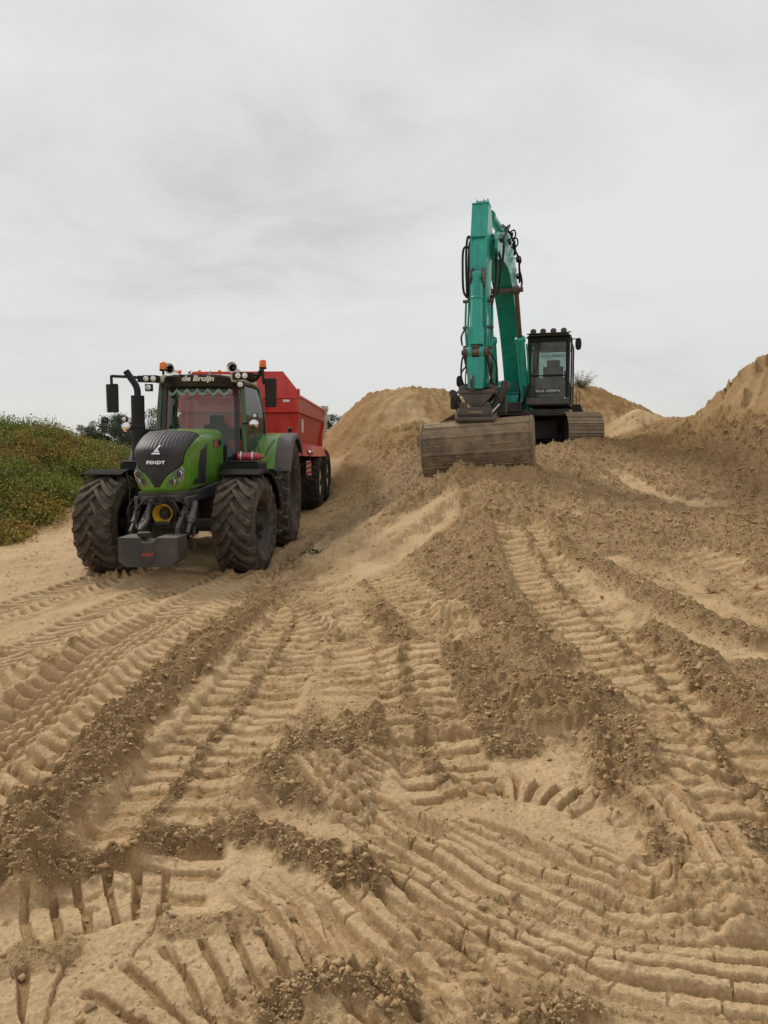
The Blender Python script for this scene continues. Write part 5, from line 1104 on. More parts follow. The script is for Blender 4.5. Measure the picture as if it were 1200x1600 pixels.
    for s in (-.225, .225): MB().prism([(-4.85, 3.98), (-5.12, 3.78), (-5.14, 3.62), (-5.0, 3.5), (-4.72, 3.60), (-4.4, 3.9)], 'x', X + s - .025, X + s + .025).cyl((X + s - .03, -5.02, 3.66), (X + s + .03, -5.02, 3.66), .10).build('boom_tip_plate', M_TEAL, boom, .008)
    tb = MB()
    for s in (-.10, .10): tb.prism([(-2.50, 4.20), (-3.15, 4.26), (-2.95, 4.60), (-2.78, 4.60)], 'x', X + s - .02, X + s + .02)
    tb.build('cylinder_bracket', M_TEAL, boom, .006)
    text_mesh('KOBELCO', .42, 'lettering', M_LOGO, boom, Matrix.Translation((X + .207, -1.55, 3.20)) @ Matrix.Rotation(-pi / 2 + pi, 4, 'Z') @ Matrix.Rotation(pi / 2, 4, 'X') @ Matrix.Rotation(radians(-50), 4, 'Z'), .002, .1, .008)
    # arm cylinder on the boom's back
    ac = MB(); ac.cyl((X, -2.86, 4.52), (X, -4.35, 4.42), .085, n=20); ac.lathe([(.085, 0), (.10, .01), (.10, .08), (.085, .09)], (X, -4.28, 4.425), (0, -1, -.07), 20); ac.cyl((X - .07, -2.86, 4.52), (X + .07, -2.86, 4.52), .08); aco = ac.build('arm_cylinder', M_TEAL, E)
    MB().cyl((X, -4.35, 4.42), (X, -4.98, 4.22), .045, n=16).cyl((X - .06, -5.0, 4.22), (X + .06, -5.0, 4.22), .075).build('piston_rod', M_ROD, aco)
    # boom cylinders
    for s in (-1, 1):
        a, b = Vector((X + s * .34, -.95, 1.00)), Vector((X + s * .28, -2.62, 3.42)); d = (b - a).normalized()
        bar = MB(); m1 = a + d * 1.85; bar.cyl(a, m1, .092, n=22); bar.lathe([(.092, 0), (.112, .01), (.112, .10), (.092, .12), (.06, .13)], m1 - d * .08, d, 22); bar.cyl(a - Vector((.07, 0, 0)), a + Vector((.07, 0, 0)), .10)
        bar.tube([a + d * .7 + Vector((s * .1, -.03, 0)), a + d * 1.2 + Vector((s * .13, -.06, .0)), a + d * 1.72 + Vector((s * .13, -.04, 0))], .018, 8); bo = bar.build('boom_cylinder', M_TEAL, E)
        MB().cyl(m1, b, .048, n=18).cyl(b - Vector((.06, 0, 0)), b + Vector((.06, 0, 0)), .085).build('piston_rod', M_ROD, bo)
    MB().cyl((X - .42, -2.62, 3.42), (X + .42, -2.62, 3.42), .05, n=16).build('boom_pin', M_TILT, E)
    # ---- arm (dipper)
    ay = -5.15
    prof = [(ay - .16, 4.33), (ay + .10, 4.34), (ay + .22, 4.22), (ay + .30, 3.9), (ay + .30, 3.62), (ay + .22, 3.40), (ay + .18, 2.6), (ay + .14, 1.75), (ay + .10, 1.20), (ay - .02, 1.10), (ay - .12, 1.14), (ay - .18, 1.35), (ay - .26, 2.2), (ay - .34, 3.1), (ay - .36, 3.5), (ay - .30, 3.74)]
    arm = ribbon(prof, -.145, .145, .06).build('arm', M_TEAL, E, .010, angle=30)
    rib = MB()
    for s in (-1, 1): rib.hexa([(.06 + s * .145, ay - .345, 3.05), (.06 + s * .105, ay - .345, 3.05), (.06 + s * .105, ay - .30, 3.05), (.06 + s * .145, ay - .30, 3.05), (.06 + s * .145, ay - .335, 3.76), (.06 + s * .105, ay - .335, 3.76), (.06 + s * .105, ay - .28, 3.76), (.06 + s * .145, ay - .28, 3.76)])
    rib.box((.06, ay - .33, 3.755), (.29, .05, .03)); rib.build('edge_flange', M_TEAL, arm, .006)
    top = MB().box((.06, ay - .03, 4.35), (.30, .26, .03)).build('top_plate', M_TEAL, arm, .006)
    ear = MB()
    for x in (-.02, .10, .17): ear.prism([(ay - .12, 4.36), (ay + .06, 4.36), (ay + .02, 4.44), (ay - .06, 4.45)], 'x', x - .012, x + .012)
    ear.cyl((-.03, ay - .02, 4.41), (.18, ay - .02, 4.41), .02); ear.build('lifting_eye', M_TEALP, arm, .004)
    # bucket cylinder on the front of the arm
    bx = .065; bc = MB()
    for s in (-.10, .10): bc.prism([(ay - .30, 3.25), (ay - .52, 3.18), (ay - .56, 3.02), (ay - .50, 2.94), (ay - .30, 2.90)], 'x', bx + s - .018, bx + s + .018)
    bc.build('cylinder_bracket', M_TILT, arm, .006)
    bb = MB(); bb.cyl((bx, ay - .46, 3.06), (bx, ay - .47, 2.20), .098, n=24); bb.lathe([(.098, 0), (.112, -.01), (.112, -.04), (.098, -.05)], (bx, ay - .46, 2.72), (0, 0, 1), 24); bb.box((bx, ay - .475, 2.06), (.235, .21, .30)); bb.cyl((bx - .08, ay - .46, 3.06), (bx + .08, ay - .46, 3.06), .085)
    bb = bb.build('bucket_cylinder', M_TEAL, E, .012)
    MB().cyl((bx, ay - .475, 2.0), (bx, ay - .48, 1.80), .05, n=16).cyl((bx - .06, ay - .48, 1.79), (bx + .06, ay - .48, 1.79), .085).build('piston_rod', M_ROD, bb)
    # linkage
    lk = MB()
    for s in (-1, 1):
        lk.cyl((bx + s * .17 - .035, ay - .48, 1.79), (bx + s * .17 + .035, ay - .48, 1.79), .085, n=16)
        lk.prism([(ay - .54, 1.86), (ay - .40, 1.84), (ay + .02, 1.50), (ay + .04, 1.40), (ay - .04, 1.36), (ay - .50, 1.70)], 'x', bx + s * .20 - .018, bx + s * .20 + .018)
    lk.cyl((bx - .25, ay - .48, 1.79), (bx + .25, ay - .48, 1.79), .045, n=14); lk.build('link_arm', M_TILT, E, .008)
    li = MB(); li.hexa([(bx - .13, ay - .56, 1.17), (bx + .13, ay - .56, 1.17), (bx + .13, ay - .44, 1.17), (bx - .13, ay - .44, 1.17), (bx - .15, ay - .56, 1.70), (bx + .15, ay - .56, 1.70), (bx + .15, ay - .44, 1.70), (bx - .15, ay - .44, 1.70)])
    for s in (-1, 1): li.cyl((bx + s * .10 - .04, ay - .49, 1.79), (bx + s * .10 + .04, ay - .49, 1.79), .10, n=16); li.box((bx + s * .10, ay - .50, 1.73), (.08, .11, .10))
    li.build('bucket_link', M_TEAL, E, .012)
    MB().tube([(bx - .05, ay - .58, 1.38), (bx - .05, ay - .63, 1.30), (bx - .04, ay - .60, 1.14)], .03, 8).build('latch', M_TILT, E)
    # ---- hydraulic lines
    def hoses(parent, name, m, paths, r):
        for p in paths: MB().tube(p, r, 7, 5).build(name, m, parent)
    hoses(arm, 'hose', M_BLACK, [[(-.08, ay - .0, 3.68), (-.16, ay - .05, 3.84), (-.185, ay - .10, 3.66), (-.18, ay - .15, 3.3), (-.15, ay - .20, 2.80)], [(-.08, ay + .08, 3.6), (-.14, ay + .0, 3.76), (-.155, ay - .05, 3.5), (-.145, ay - .1, 3.0), (-.12, ay - .2, 2.72)],
                                 [(-.08, ay - .1, 3.60), (-.23, ay - .12, 3.62), (-.24, ay - .15, 3.2), (-.215, ay - .18, 2.88), (-.15, ay - .2, 2.76)], [(.22, ay + .2, 3.9), (.30, ay + .1, 3.6), (.32, ay + .0, 3.2), (.28, ay - .05, 2.8), (.22, ay - .15, 2.72)],
                                 [(.24, ay + .3, 3.8), (.36, ay + .2, 3.5), (.37, ay + .1, 3.1), (.33, ay + .05, 2.85), (.24, ay - .1, 2.78)], [(.2, ay + .35, 3.7), (.28, ay + .25, 3.4), (.27, ay + .2, 3.0), (.24, ay + .1, 2.7), (.22, ay + .05, 2.5)]], .021)
    hoses(arm, 'oil_pipe', M_TEAL, [[(-.115, ay - .20, 2.70), (-.125, ay - .22, 2.2), (-.12, ay - .20, 1.85)], [(-.17, ay - .18, 2.72), (-.175, ay - .2, 2.3), (-.15, ay - .20, 1.9)], [(.235, ay - .15, 2.72), (.24, ay - .18, 2.2), (.225, ay - .18, 1.80)], [(.275, ay - .10, 2.6), (.28, ay - .12, 2.2), (.26, ay - .12, 1.85)]], .019)
    cl = MB()
    for (x, z) in ((-.16, 2.70), (-.16, 2.25), (-.15, 1.92), (.25, 2.70), (.25, 2.25), (.24, 1.9)): cl.box((x, ay - .19, z), (.12, .07, .045))
    cl.build('pipe_clamp', M_TILT, arm, .004)
    hoses(arm, 'hose', M_BLACK, [[(-.15, ay - .2, 1.88), (-.22, ay - .25, 1.7), (-.24, ay - .2, 1.4), (-.15, ay - .15, 1.15)], [(-.17, ay - .2, 2.25), (-.24, ay - .22, 2.1), (-.23, ay - .2, 1.95)], [(.26, ay - .12, 1.82), (.36, ay - .12, 1.6), (.36, ay - .1, 1.3), (.28, ay - .1, 1.1)],
                                 [(.24, ay - .2, 1.8), (.30, ay - .25, 1.55), (.26, ay - .25, 1.25), (.2, ay - .2, 1.1)], [(.16, ay - .45, 1.9), (.25, ay - .5, 1.7), (.30, ay - .4, 1.4), (.33, ay - .2, 1.15)], [(-.08, ay - .4, 1.6), (-.2, ay - .42, 1.45), (-.2, ay - .3, 1.2)]], .016)
    hoses(boom, 'hose', M_BLACK, [[(x_, y_, z_ - (.40 if z_ > 4.28 else .15)) for x_, y_, z_ in q_] for q_ in [[(X + .23, -4.6, 4.15), (X + .30, -4.75, 4.05), (X + .33, -4.9, 3.8), (X + .30, -4.95, 3.4)], [(X + .10, -3.0, 4.95), (X + .22, -3.3, 4.92), (X + .25, -3.9, 4.65), (X + .25, -4.5, 4.3), (X + .27, -4.85, 4.0)], [(X + .26, -2.0, 4.15), (X + .29, -1.7, 3.9), (X + .29, -2.2, 3.6), (X + .28, -2.5, 3.45)],
                                  [(X + .15, -2.6, 4.8), (X + .30, -2.5, 4.5), (X + .31, -2.4, 4.1), (X + .3, -2.2, 3.8)], [(X + .05, -3.1, 5.0), (X + .18, -3.2, 4.85), (X + .3, -3.1, 4.6), (X + .27, -2.9, 4.2)]]], .022)
    hoses(boom, 'oil_pipe', M_TEAL, [[(X + .13, -3.4, 4.36), (X + .13, -2.6, 4.36), (X + .13, -1.9, 3.98), (X + .13, -1.1, 3.25)], [(X + .17, -3.4, 4.36), (X + .17, -2.6, 4.36), (X + .17, -1.9, 3.98), (X + .17, -1.1, 3.25)]], .016)
    for (x, y, z) in ((X + .25, -2.8, 4.36), (X + .27, -2.4, 4.10), (X + .24, -3.1, 4.44), (X + .24, -2.0, 3.85), (X + .24, -3.4, 4.2)):
        MB().tube([(x - .05, y, z), (x + .05, y - .04, z + .03), (x + .07, y + .03, z - .06), (x + .02, y + .05, z - .12)], .016, 6).box((x, y, z - .04), (.05, .06, .07)).build('pipe_fitting', M_BLACK, boom, .004)
    hoses(E, 'hose', M_BLACK, [[(X + .45, -.9, 1.15), (X + .52, -1.05, 1.5), (X + .50, -1.1, 1.75), (X + .44, -1.3, 1.9)], [(X - .2, -.9, 1.25), (X - .25, -1.2, 1.5), (X - .12, -1.1, 1.7)], [(X + .15, -.95, 1.2), (X + .22, -1.25, 1.45), (X + .12, -1.15, 1.7)], [(X + .25, -1.0, 1.15), (X + .36, -1.5, 1.35), (X + .3, -1.3, 1.75)]], .028)
    # ---- tilting rotator
    R0 = empty('tilt_rotator', (0, 0, 0)); bpy.data.objects.remove(R0)
    ty = ay - .35
    tp = MB(); tp.box((bx, ty + .12, 1.13), (.62, .46, .07)); tp.prism([(bx - .30, 1.10), (bx + .30, 1.10), (bx + .06, .83), (bx + .0, .81), (bx - .06, .83)], 'y', ty - .10, ty - .04); tp.prism([(bx - .30, 1.10), (bx + .30, 1.10), (bx + .06, .83), (bx - .06, .83)], 'y', ty + .26, ty + .34)
    tp.prism([(bx - .33, 1.165), (bx + .33, 1.165), (bx + .30, 1.22), (bx + .20, 1.28), (bx + .17, 1.165 + .01), (bx - .17, 1.175), (bx - .20, 1.28), (bx - .30, 1.22)], 'y', ty - .02, ty + .02); tp.prism([(bx - .33, 1.165), (bx + .33, 1.165), (bx + .28, 1.30), (bx - .28, 1.30)], 'y', ty + .22, ty + .26)
    tp.cyl((bx, ty - .16, .90), (bx, ty + .36, .90), .065, n=20); tp.box((bx, ty - .09, 1.125), (.66, .06, .05))
    tr = tp.build('tilt_rotator', M_TILT, E, .008)
    MB().lathe([(.001, -.16), (.035, -.165), (.05, -.15), (.05, -.10)], (bx, ty - .03, .92), (0, 1, 0), 18).build('pivot_cap', M_IRON, tr)
    tc = MB(); tc.cyl((bx - .42, ty + .05, 1.10), (bx - .27, ty + .05, .85), .058, n=16); tc.cyl((bx - .43, ty - .01, 1.12), (bx - .43, ty + .11, 1.12), .06); tc.build('tilt_cylinder', M_IRON, tr)
    tc = MB(); tc.cyl((bx + .46, ty + .08, 1.22), (bx + .28, ty + .08, .82), .075, n=18); tc.cyl((bx + .47, ty - .0, 1.24), (bx + .47, ty + .14, 1.24), .08); tc.build('tilt_cylinder', M_IRON, tr)
    MB().box((bx - .42, ty + .1, .98), (.10, .2, .26)).box((bx + .40, ty + .18, .92), (.16, .2, .3)).build('side_block', M_OIL, tr, .02)
    MB().cyl((bx, ty + .12, .70), (bx, ty + .12, .86), .24, n=28).build('rotator_housing', M_OIL, tr)
    hi = MB(); hi.prism([(bx - .30, .66), (bx + .30, .66), (bx + .32, .80), (bx + .27, .84), (bx + .25, .93), (bx + .20, .95), (bx + .13, .86), (bx - .13, .86), (bx - .20, .95), (bx - .25, .93), (bx - .27, .84), (bx - .32, .80)], 'y', ty - .20, ty - .14)
    hi.box((bx, ty + .05, .70), (.60, .50, .10)); hi.cyl((bx - .34, ty - .16, .66), (bx + .34, ty - .16, .66), .05, n=16); hi.cyl((bx - .34, ty + .28, .66), (bx + .34, ty + .28, .66), .05, n=16)
    hq = hi.build('quick_hitch', M_TILT, tr, .01)
    bo = MB()
    for x, z in ((-.22, .90), (.22, .90), (-.24, .74), (.24, .74)): bo.cyl((bx + x, ty - .205, z), (bx + x, ty - .225, z), .022, n=6)
    bo.build('bolt', M_IRON, hq); MB().box((bx, ty - .205, .775), (.26, .012, .05)).build('worn_plate', M_STEEL, hq)
    MB().cyl((bx + .30, ty - .20, .78), (bx + .42, ty - .24, .90), .014, n=8).build('white_lever', M_WHITE, hq)
    hoses(tr, 'hose', M_BLACK, [[(bx - .1, ty, 1.15), (bx - .32, ty - .08, 1.05), (bx - .36, ty - .05, .85), (bx - .22, ty - .05, .72)], [(bx + .1, ty, 1.15), (bx + .33, ty - .06, 1.08), (bx + .40, ty - .05, .9), (bx + .28, ty - .05, .75)]], .014)
    # ---- ditching bucket: shell, side plates, ribs across its back
    prof = [(.36, .62), (.05, .66), (-.12, .655), (-.24, .60), (-.335, .48), (-.375, .33), (-.375, .16), (-.345, .0), (-.29, -.13), (-.20, -.25)]
    P = [Vector((a, b, 0)) for a, b in prof]; n = len(P); hwB = .93; outer = [(a, b) for a, b in prof]
    inn = [(a + .022 * (1 if i > 2 else .2), b - .022 * (1 if i < 5 else .1)) for i, (a, b) in enumerate(prof)]
    B = MB(); B.prism(outer + inn[::-1], 'x', -hwB, hwB)
    bucket = B.build('bucket', M_STEEL, E, .004, angle=25); bucket.location = (.095, ty + .08, -.005); bucket.rotation_euler = (0, radians(-3.6), radians(1.5))
    for s in (1, -1):
        sp_ = MB(); c = s * (hwB + .006)
        sp_.prism([(a - .02 * (i > 1), b + .018 * (i < 5)) for i, (a, b) in enumerate(prof)] + [(.0, -.22), (.36, .25)], 'x', c - .016, c + .016); sp_.build('side_plate', M_STEEL, bucket, .004)
    for i0, tpos in ((3, .3), (4, .6), (6, .4), (8, .2)):
        p = P[i0].lerp(P[i0 + 1], tpos); d = (P[i0 + 1] - P[i0]).normalized(); nrm = Vector((-abs(d.y), abs(d.x) if i0 < 6 else -abs(d.x) * 1, 0)).normalized(); h = .015; w_ = .036
        a = p - d * w_ + nrm * 0; rb = MB(); rb.prism([(p - d * w_).to_tuple()[:2], (p - d * w_ * .4 + nrm * h).to_tuple()[:2], (p + d * w_ * .4 + nrm * h).to_tuple()[:2], (p + d * w_).to_tuple()[:2]], 'x', -hwB + .005, hwB - .005)
        rb.build('wear_rib', M_STEEL, bucket, .006)
    MB().prism([(-.30, -.11), (-.325, -.12), (-.225, -.275), (-.19, -.26)], 'x', -hwB - .02, hwB + .02).build('cutting_edge', M_STEEL, bucket, .004)
    be = MB()
    for s in (-1, 1): be.prism([(.30, .60), (-.16, .64), (-.18, .70), (-.05, .80), (.05, .80), (.12, .72), (.30, .72)], 'x', s * .33 - .018, s * .33 + .018)
    be.cyl((-.36, -.10, .745), (.36, -.10, .745), .035, n=14); be.build('hanger', M_STEEL, bucket, .006)
    MB().box((-.15, .12, .672), (1.0, .34, .03)).box((.65, .12, .665), (.5, .3, .02)).build('top_plate', M_STEEL, bucket, .006)
    # sand lying on the bucket's top and caught between its ribs
    sd_ = MB(); rnd = random.Random(5)
    for k in range(230):
        x = rnd.uniform(-.92, .9) if k > 40 else rnd.uniform(-.7, .2); i0, t = rnd.choice(((1, .5), (2, .5), (3, .1), (4, .35), (5, .55), (7, .6), (6, .6), (0, .8)))
        p = P[i0].lerp(P[i0 + 1], t + rnd.uniform(-.1, .1)); r = rnd.uniform(.005, .022) * rnd.random() ** .5; sd_.sphere((x, p.x - .002, p.y + .003), r, (rnd.uniform(1.5, 7), .8, .6), 6, 4)
    sd_.build('caked_sand', mat('caked_sand', (0.36, 0.265, 0.165), .95, dust=0, updust=0, bump=.6), bucket, kind='stuff')
    return E
EX = build_excavator()
# ------------------------------------------------------------------ plants, clods and crumbs
def leaf_mat(name, rough=0.7, trans=0.25):
    m, nt, N, L = newmat(name); out = N('ShaderNodeOutputMaterial'); p = N('ShaderNodeBsdfPrincipled'); a = N('ShaderNodeAttribute'); a.attribute_name = 'tint'
    L(a.outputs['Color'], p.inputs['Base Color']); p.inputs['Roughness'].default_value = rough; p.inputs['Specular IOR Level'].default_value = 0.25
    t = N('ShaderNodeBsdfTranslucent'); L(a.outputs['Color'], t.inputs[0]); mx = N('ShaderNodeMixShader'); mx.inputs[0].default_value = trans
    L(p.outputs[0], mx.inputs[1]); L(t.outputs[0], mx.inputs[2]); L(mx.outputs[0], out.inputs[0]); return m
M_LEAF = leaf_mat('foliage'); M_STRAW = leaf_mat('grass_blades', .8, .2)
M_BARK = mat('bark', (0.060, 0.050, 0.040), 0.9, dust=0.1, updust=0, bump=.8, bscale=20)
def fast_mesh(name, verts, faces_n, k, mat_, parent=None, tint=None, smooth=False):
    """verts (n*k,3) grouped in n faces of k corners"""
    me = bpy.data.meshes.new(name); nv = len(verts); nf = nv // k
    me.vertices.add(nv); me.vertices.foreach_set('co', np.asarray(verts, np.float32).ravel())
    me.loops.add(nv); me.loops.foreach_set('vertex_index', np.arange(nv, dtype=np.int32)); me.polygons.add(nf); me.polygons.foreach_set('loop_start', np.arange(nf, dtype=np.int32) * k)
    me.update(calc_edges=True)
    if tint is not None:
        at = me.color_attributes.new('tint', 'FLOAT_COLOR', 'POINT'); c = np.ones((nv, 4), np.float32); c[:, :3] = np.repeat(tint, k, axis=0); at.data.foreach_set('color', c.ravel())
    me.materials.append(mat_); o = bpy.data.objects.new(name, me); COL.objects.link(o)
    if parent: o.parent = parent
    return o
def leaf_quads(P, size, updir=0.3, aspect=0.55, droop=None):
    """diamond leaves at points P with random directions"""
    n = len(P); a = rng.normal(size=(n, 3)); a[:, 2] = a[:, 2] * 0.6 + updir; a /= np.linalg.norm(a, axis=1)[:, None]
    b = np.cross(a, rng.normal(size=(n, 3))); b /= np.linalg.norm(b, axis=1)[:, None]; s = np.asarray(size)[:, None] if np.ndim(size) else size
    c = np.cross(a, b)
    return np.stack([P, P + a * s * .5 + b * s * aspect * .5 + c * s * .08, P + a * s, P + a * s * .5 - b * s * aspect * .5 + c * s * .08], 1).reshape(-1, 3)
def ground_at(x, y):
    r = np.hypot(x, y); t = np.arctan2(x, y); t = np.where(t < GT[0], t + 2 * pi, t)
    i = np.clip(np.searchsorted(GR, r), 0, len(GR) - 1); j = np.clip(np.searchsorted(GT, t), 0, len(GT) - 1); return GH[i * len(GT) + j]

# --- scrub over the left bank
def scrub():
    line = np.array([hit(a, b) for a, b in ((-260, 940), (-120, 870), (0, 834), (60, 830), (110, 802), (160, 768), (215, 744))])
    n = 4200; cy = rng.uniform(15, 35, n); cx = -cy * rng.uniform(.2, .60, n); edge = np.interp(cx, line[:, 0], line[:, 1])
    k = (cy > edge + 3.1 + .8 * perlin(cx * .6, cx * 0, 7)) & (cx < -6.2); cx, cy, edge = cx[k], cy[k], edge[k]
    k = (cx > -0.60 * cy) ; cx, cy, edge = cx[k], cy[k], edge[k]
    cz = ground_at(cx, cy); n = len(cx)
    fade = np.clip((cy - edge - 1.0) / 3.0, 0, 1); rad = rng.gamma(4, .075, n).clip(.12, .7) * (.5 + .5 * fade)
    pal = np.array([(0.060, 0.090, 0.020), (0.090, 0.108, 0.026), (0.050, 0.085, 0.024), (0.120, 0.102, 0.036), (0.105, 0.112, 0.032), (0.130, 0.088, 0.036), (0.038, 0.072, 0.022)])
    tone = perlin(cx * .35, cy * .35, 301); ci = np.clip(((tone + .6) / 1.2 * 5 + rng.uniform(-1.4, 1.8, n)).astype(int), 0, 6)
    V = []; T = []
    for i in range(n):
        m = int(150 * (rad[i] / .4) ** 1.6) + 20; d = rng.normal(size=(m, 3)); d /= np.linalg.norm(d, axis=1)[:, None]; d[:, 2] = np.abs(d[:, 2])
        r = rad[i] * rng.uniform(.55, 1.08, m)[:, None]; P = np.array([cx[i], cy[i], cz[i] - .08]) + d * r * np.array([1.15, 1.15, .95])
        V.append(leaf_quads(P, rng.uniform(.04, .10, m))); T.append(pal[ci[i]] * np.array([2.5, 2.2, 1.45]) * rng.uniform(.55, 1.5, m)[:, None] * np.array([1, 1, 1]))
        if rng.random() < .35:     # upright seed stalks
            m2 = 8; base_ = np.array([cx[i], cy[i], cz[i] + rad[i] * .6]) + rng.normal(size=(m2, 3)) * np.array([rad[i] * .5, rad[i] * .5, .03]); st = leaf_quads(base_, rng.uniform(.2, .42, m2), 3.5, .035)
            V.append(st); T.append(np.array([(0.16, 0.11, 0.05)]) * rng.uniform(.6, 1.3, m2)[:, None])
    o = fast_mesh('scrub', np.concatenate(V), None, 4, M_LEAF, tint=np.concatenate(T)); tag(o, 'olive and rust coloured low scrub covering the earth bank left of the tractor', 'scrub', kind='stuff')
    # tall grass and herbs along its foot
    m = 34000; x = rng.uniform(-17, -6.2, m); e = np.interp(x, line[:, 0], line[:, 1]); y = e + rng.gamma(2.2, .6, m) + .25 + .5 * perlin(x * .8, x * 0, 8); k = (x > -0.62 * y); x, y = x[k], y[k]; P = np.stack([x, y, ground_at(x, y) - .02], 1); m = len(x)
    t = np.where(perlin(x * .7, y * .7, 44)[:, None] > -.05, np.array([(0.27, 0.29, 0.09)]), np.array([(0.42, 0.39, 0.19)])) * rng.uniform(.45, 1.5, m)[:, None]
    o = fast_mesh('grass', leaf_quads(P, rng.uniform(.16, .46, m), 2.4, .09), None, 4, M_STRAW, tint=t); tag(o, 'yellow green grass and herbs growing at the foot of the scrubby bank', 'grass', kind='stuff')
    m = 420; x = np.concatenate([rng.normal(-8.6, .5, m // 2), rng.uniform(-13, -7.5, m - m // 2)]); e = np.interp(x, line[:, 0], line[:, 1]); y = e + rng.uniform(.3, 2.6, m); P = np.stack([x, y, ground_at(x, y) + rng.uniform(.15, .4, m)], 1)
    o = fast_mesh('flowers', leaf_quads(P, rng.uniform(.02, .045, m), .3, .9), None, 4, M_STRAW, tint=np.tile([[.62, .60, .45]], (m, 1))); tag(o, 'small cream flowers sprinkled through the grass at the foot of the bank', 'flowers', kind='stuff')
scrub()

# --- trees far off
def make_tree(name, loc, h, w, seed, label, cat, group=None, col=(0.060, 0.078, 0.042), dens=1.0, trunk_h=.22, lobes=17):
    T = empty(name, loc, 0, label, cat, group); rs = np.random.default_rng(seed); r = random.Random(seed)
    tr = MB(); top = Vector((r.uniform(-.04, .04) * h, 0, h * .62)); tr.tube([(0, 0, -.3), (r.uniform(-.02, .02) * h, 0, h * .2), (top.x * .6, 0, h * .42), top], lambda t: h * (.022 - .014 * t), 8)
    lob = []
    for k in range(lobes):
        a = r.uniform(0, 2 * pi); z = r.uniform(trunk_h + .10, .88) * h; e = math.sqrt(max(0.05, 1 - ((z / h - .55) / .5) ** 2)); d = w * .5 * e * r.uniform(.35, .95)
        c = Vector((d * cos(a), d * sin(a), z)); lob.append((c, w * r.uniform(.13, .24)))
        if k % 2 == 0: tr.tube([(0, 0, z * .55), c * .55 + Vector((0, 0, z * .3)), c], lambda t: h * (.010 - .007 * t), 5, 3)
    tr.build('trunk', M_BARK, T)
    V = []; C = []
    for c, q in lob:
        m = int(260 * dens); d = rs.normal(size=(m, 3)); d /= np.linalg.norm(d, axis=1)[:, None]; rr_ = q * rs.uniform(.45, 1.12, m)[:, None] * (1 + .25 * perlin(d[:, 0] * 2.2 + c.x, d[:, 1] * 2.2 + c.y, seed))[:, None]
        P = np.array(c) + d * rr_ * np.array([1, 1, .8]); V.append(leaf_quads(P, rs.uniform(.03, .06, m) * w * .9, .2, .8)); C.append(np.array([col]) * rs.uniform(.55, 1.5, m)[:, None] * (0.85 + .3 * r.random()))
    fast_mesh('crown', np.concatenate(V), None, 4, M_LEAF, T, np.concatenate(C)); return T
TD = 118.0
for k, (px, top, w_, lb) in enumerate(((129, 668, 30, 'small round-headed tree, leftmost of the distant row beyond the scrubby bank'), (152, 662, 34, 'dark bushy tree next to the small round-headed one in the distant row'),
        (176, 652, 44, 'broad dark tree in the distant row seen just left of the tractor exhaust'), (198, 650, 46, 'tall spreading tree in the distant row behind the tractor exhaust'), (236, 641, 40, 'pale thin-crowned tree in the distant row showing between exhaust and cab'),
        (262, 655, 50, 'distant tree seen through the left of the tractor windscreen'), (300, 660, 52, 'distant tree hidden for the most part by the tractor cab'), (108, 690, 34, 'low dark tree at the far end of the distant row, half behind the bank'))):
    x, y, z = W(px, top - 7, TD + 3 * (k % 3)); h = z - .95
    make_tree('tree', (x, y, .95), h, w_ / 1200 * TD * 1.25, 20 + k, lb, 'tree', 'distant trees beyond the bank', (0.078, 0.096, 0.058) if k != 4 else (0.12, 0.13, 0.09), 1.0 if k != 4 else .45)
for k, (px, top, w_, lb) in enumerate(((506, 650, 30, 'dark tree beyond the field showing at the rear corner of the red trailer'), (522, 642, 32, 'tall dark tree between the red trailer and the sand heap'), (543, 641, 34, 'dark tree half hidden by the left flank of the sand heap'))):
    x, y, z = W(px, top, 96); make_tree('tree', (x, y, .95), z - .95, w_ / 1200 * 96 * 1.25, 60 + k, lb, 'tree', 'distant trees behind the trailer', (0.042, 0.060, 0.034))
m = 9000; xx = rng.uniform(-75, 4, m); P = np.stack([xx, 124 + rng.normal(size=m) * 2.0, .9 + rng.gamma(2, .7, m)], 1)
o = fast_mesh('hedgerow', leaf_quads(P, rng.uniform(.25, .5, m), .3, .8), None, 4, M_LEAF, tint=np.array([(0.070, 0.088, 0.050)]) * rng.uniform(.6, 1.4, m)[:, None]); tag(o, 'dark low undergrowth at the foot of the distant trees', 'hedge', kind='stuff')

# --- lone bush on the far sand hill
def bush():
    x, y, z = W(906, 600, 29.3); z = float(ground_at(np.array([x]), np.array([y]))[0]); T = empty('bush', (x, y, z - .05), 0, 'small straggly bush on the crest of the sand hill beside the excavator cab', 'bush'); r = random.Random(3); b = MB(); V = []; C = []; rs = np.random.default_rng(8)
    for k in range(34):
        a = r.uniform(0, 2 * pi); l = r.uniform(.36, .78); d = Vector((cos(a) * r.uniform(.2, 1.0) + .15, sin(a) * .6, r.uniform(.45, 1.1))).normalized(); e = d * l; b.tube([(0, 0, 0), d * l * .5 + Vector((0, 0, .02)), e], lambda t: .010 - .007 * t, 5, 3)
        m = 42; t = rs.uniform(.3, 1.05, m)[:, None]; P = np.array(e)[None, :] * t + rs.normal(size=(m, 3)) * .05; V.append(leaf_quads(P, rs.uniform(.03, .06, m), .4, .5)); C.append(np.array([(0.22, 0.20, 0.08)]) * rs.uniform(.5, 1.5, m)[:, None])
    b.build('branches', M_BARK, T); fast_mesh('leaves', np.concatenate(V), None, 4, M_LEAF, T, np.concatenate(C))
bush()
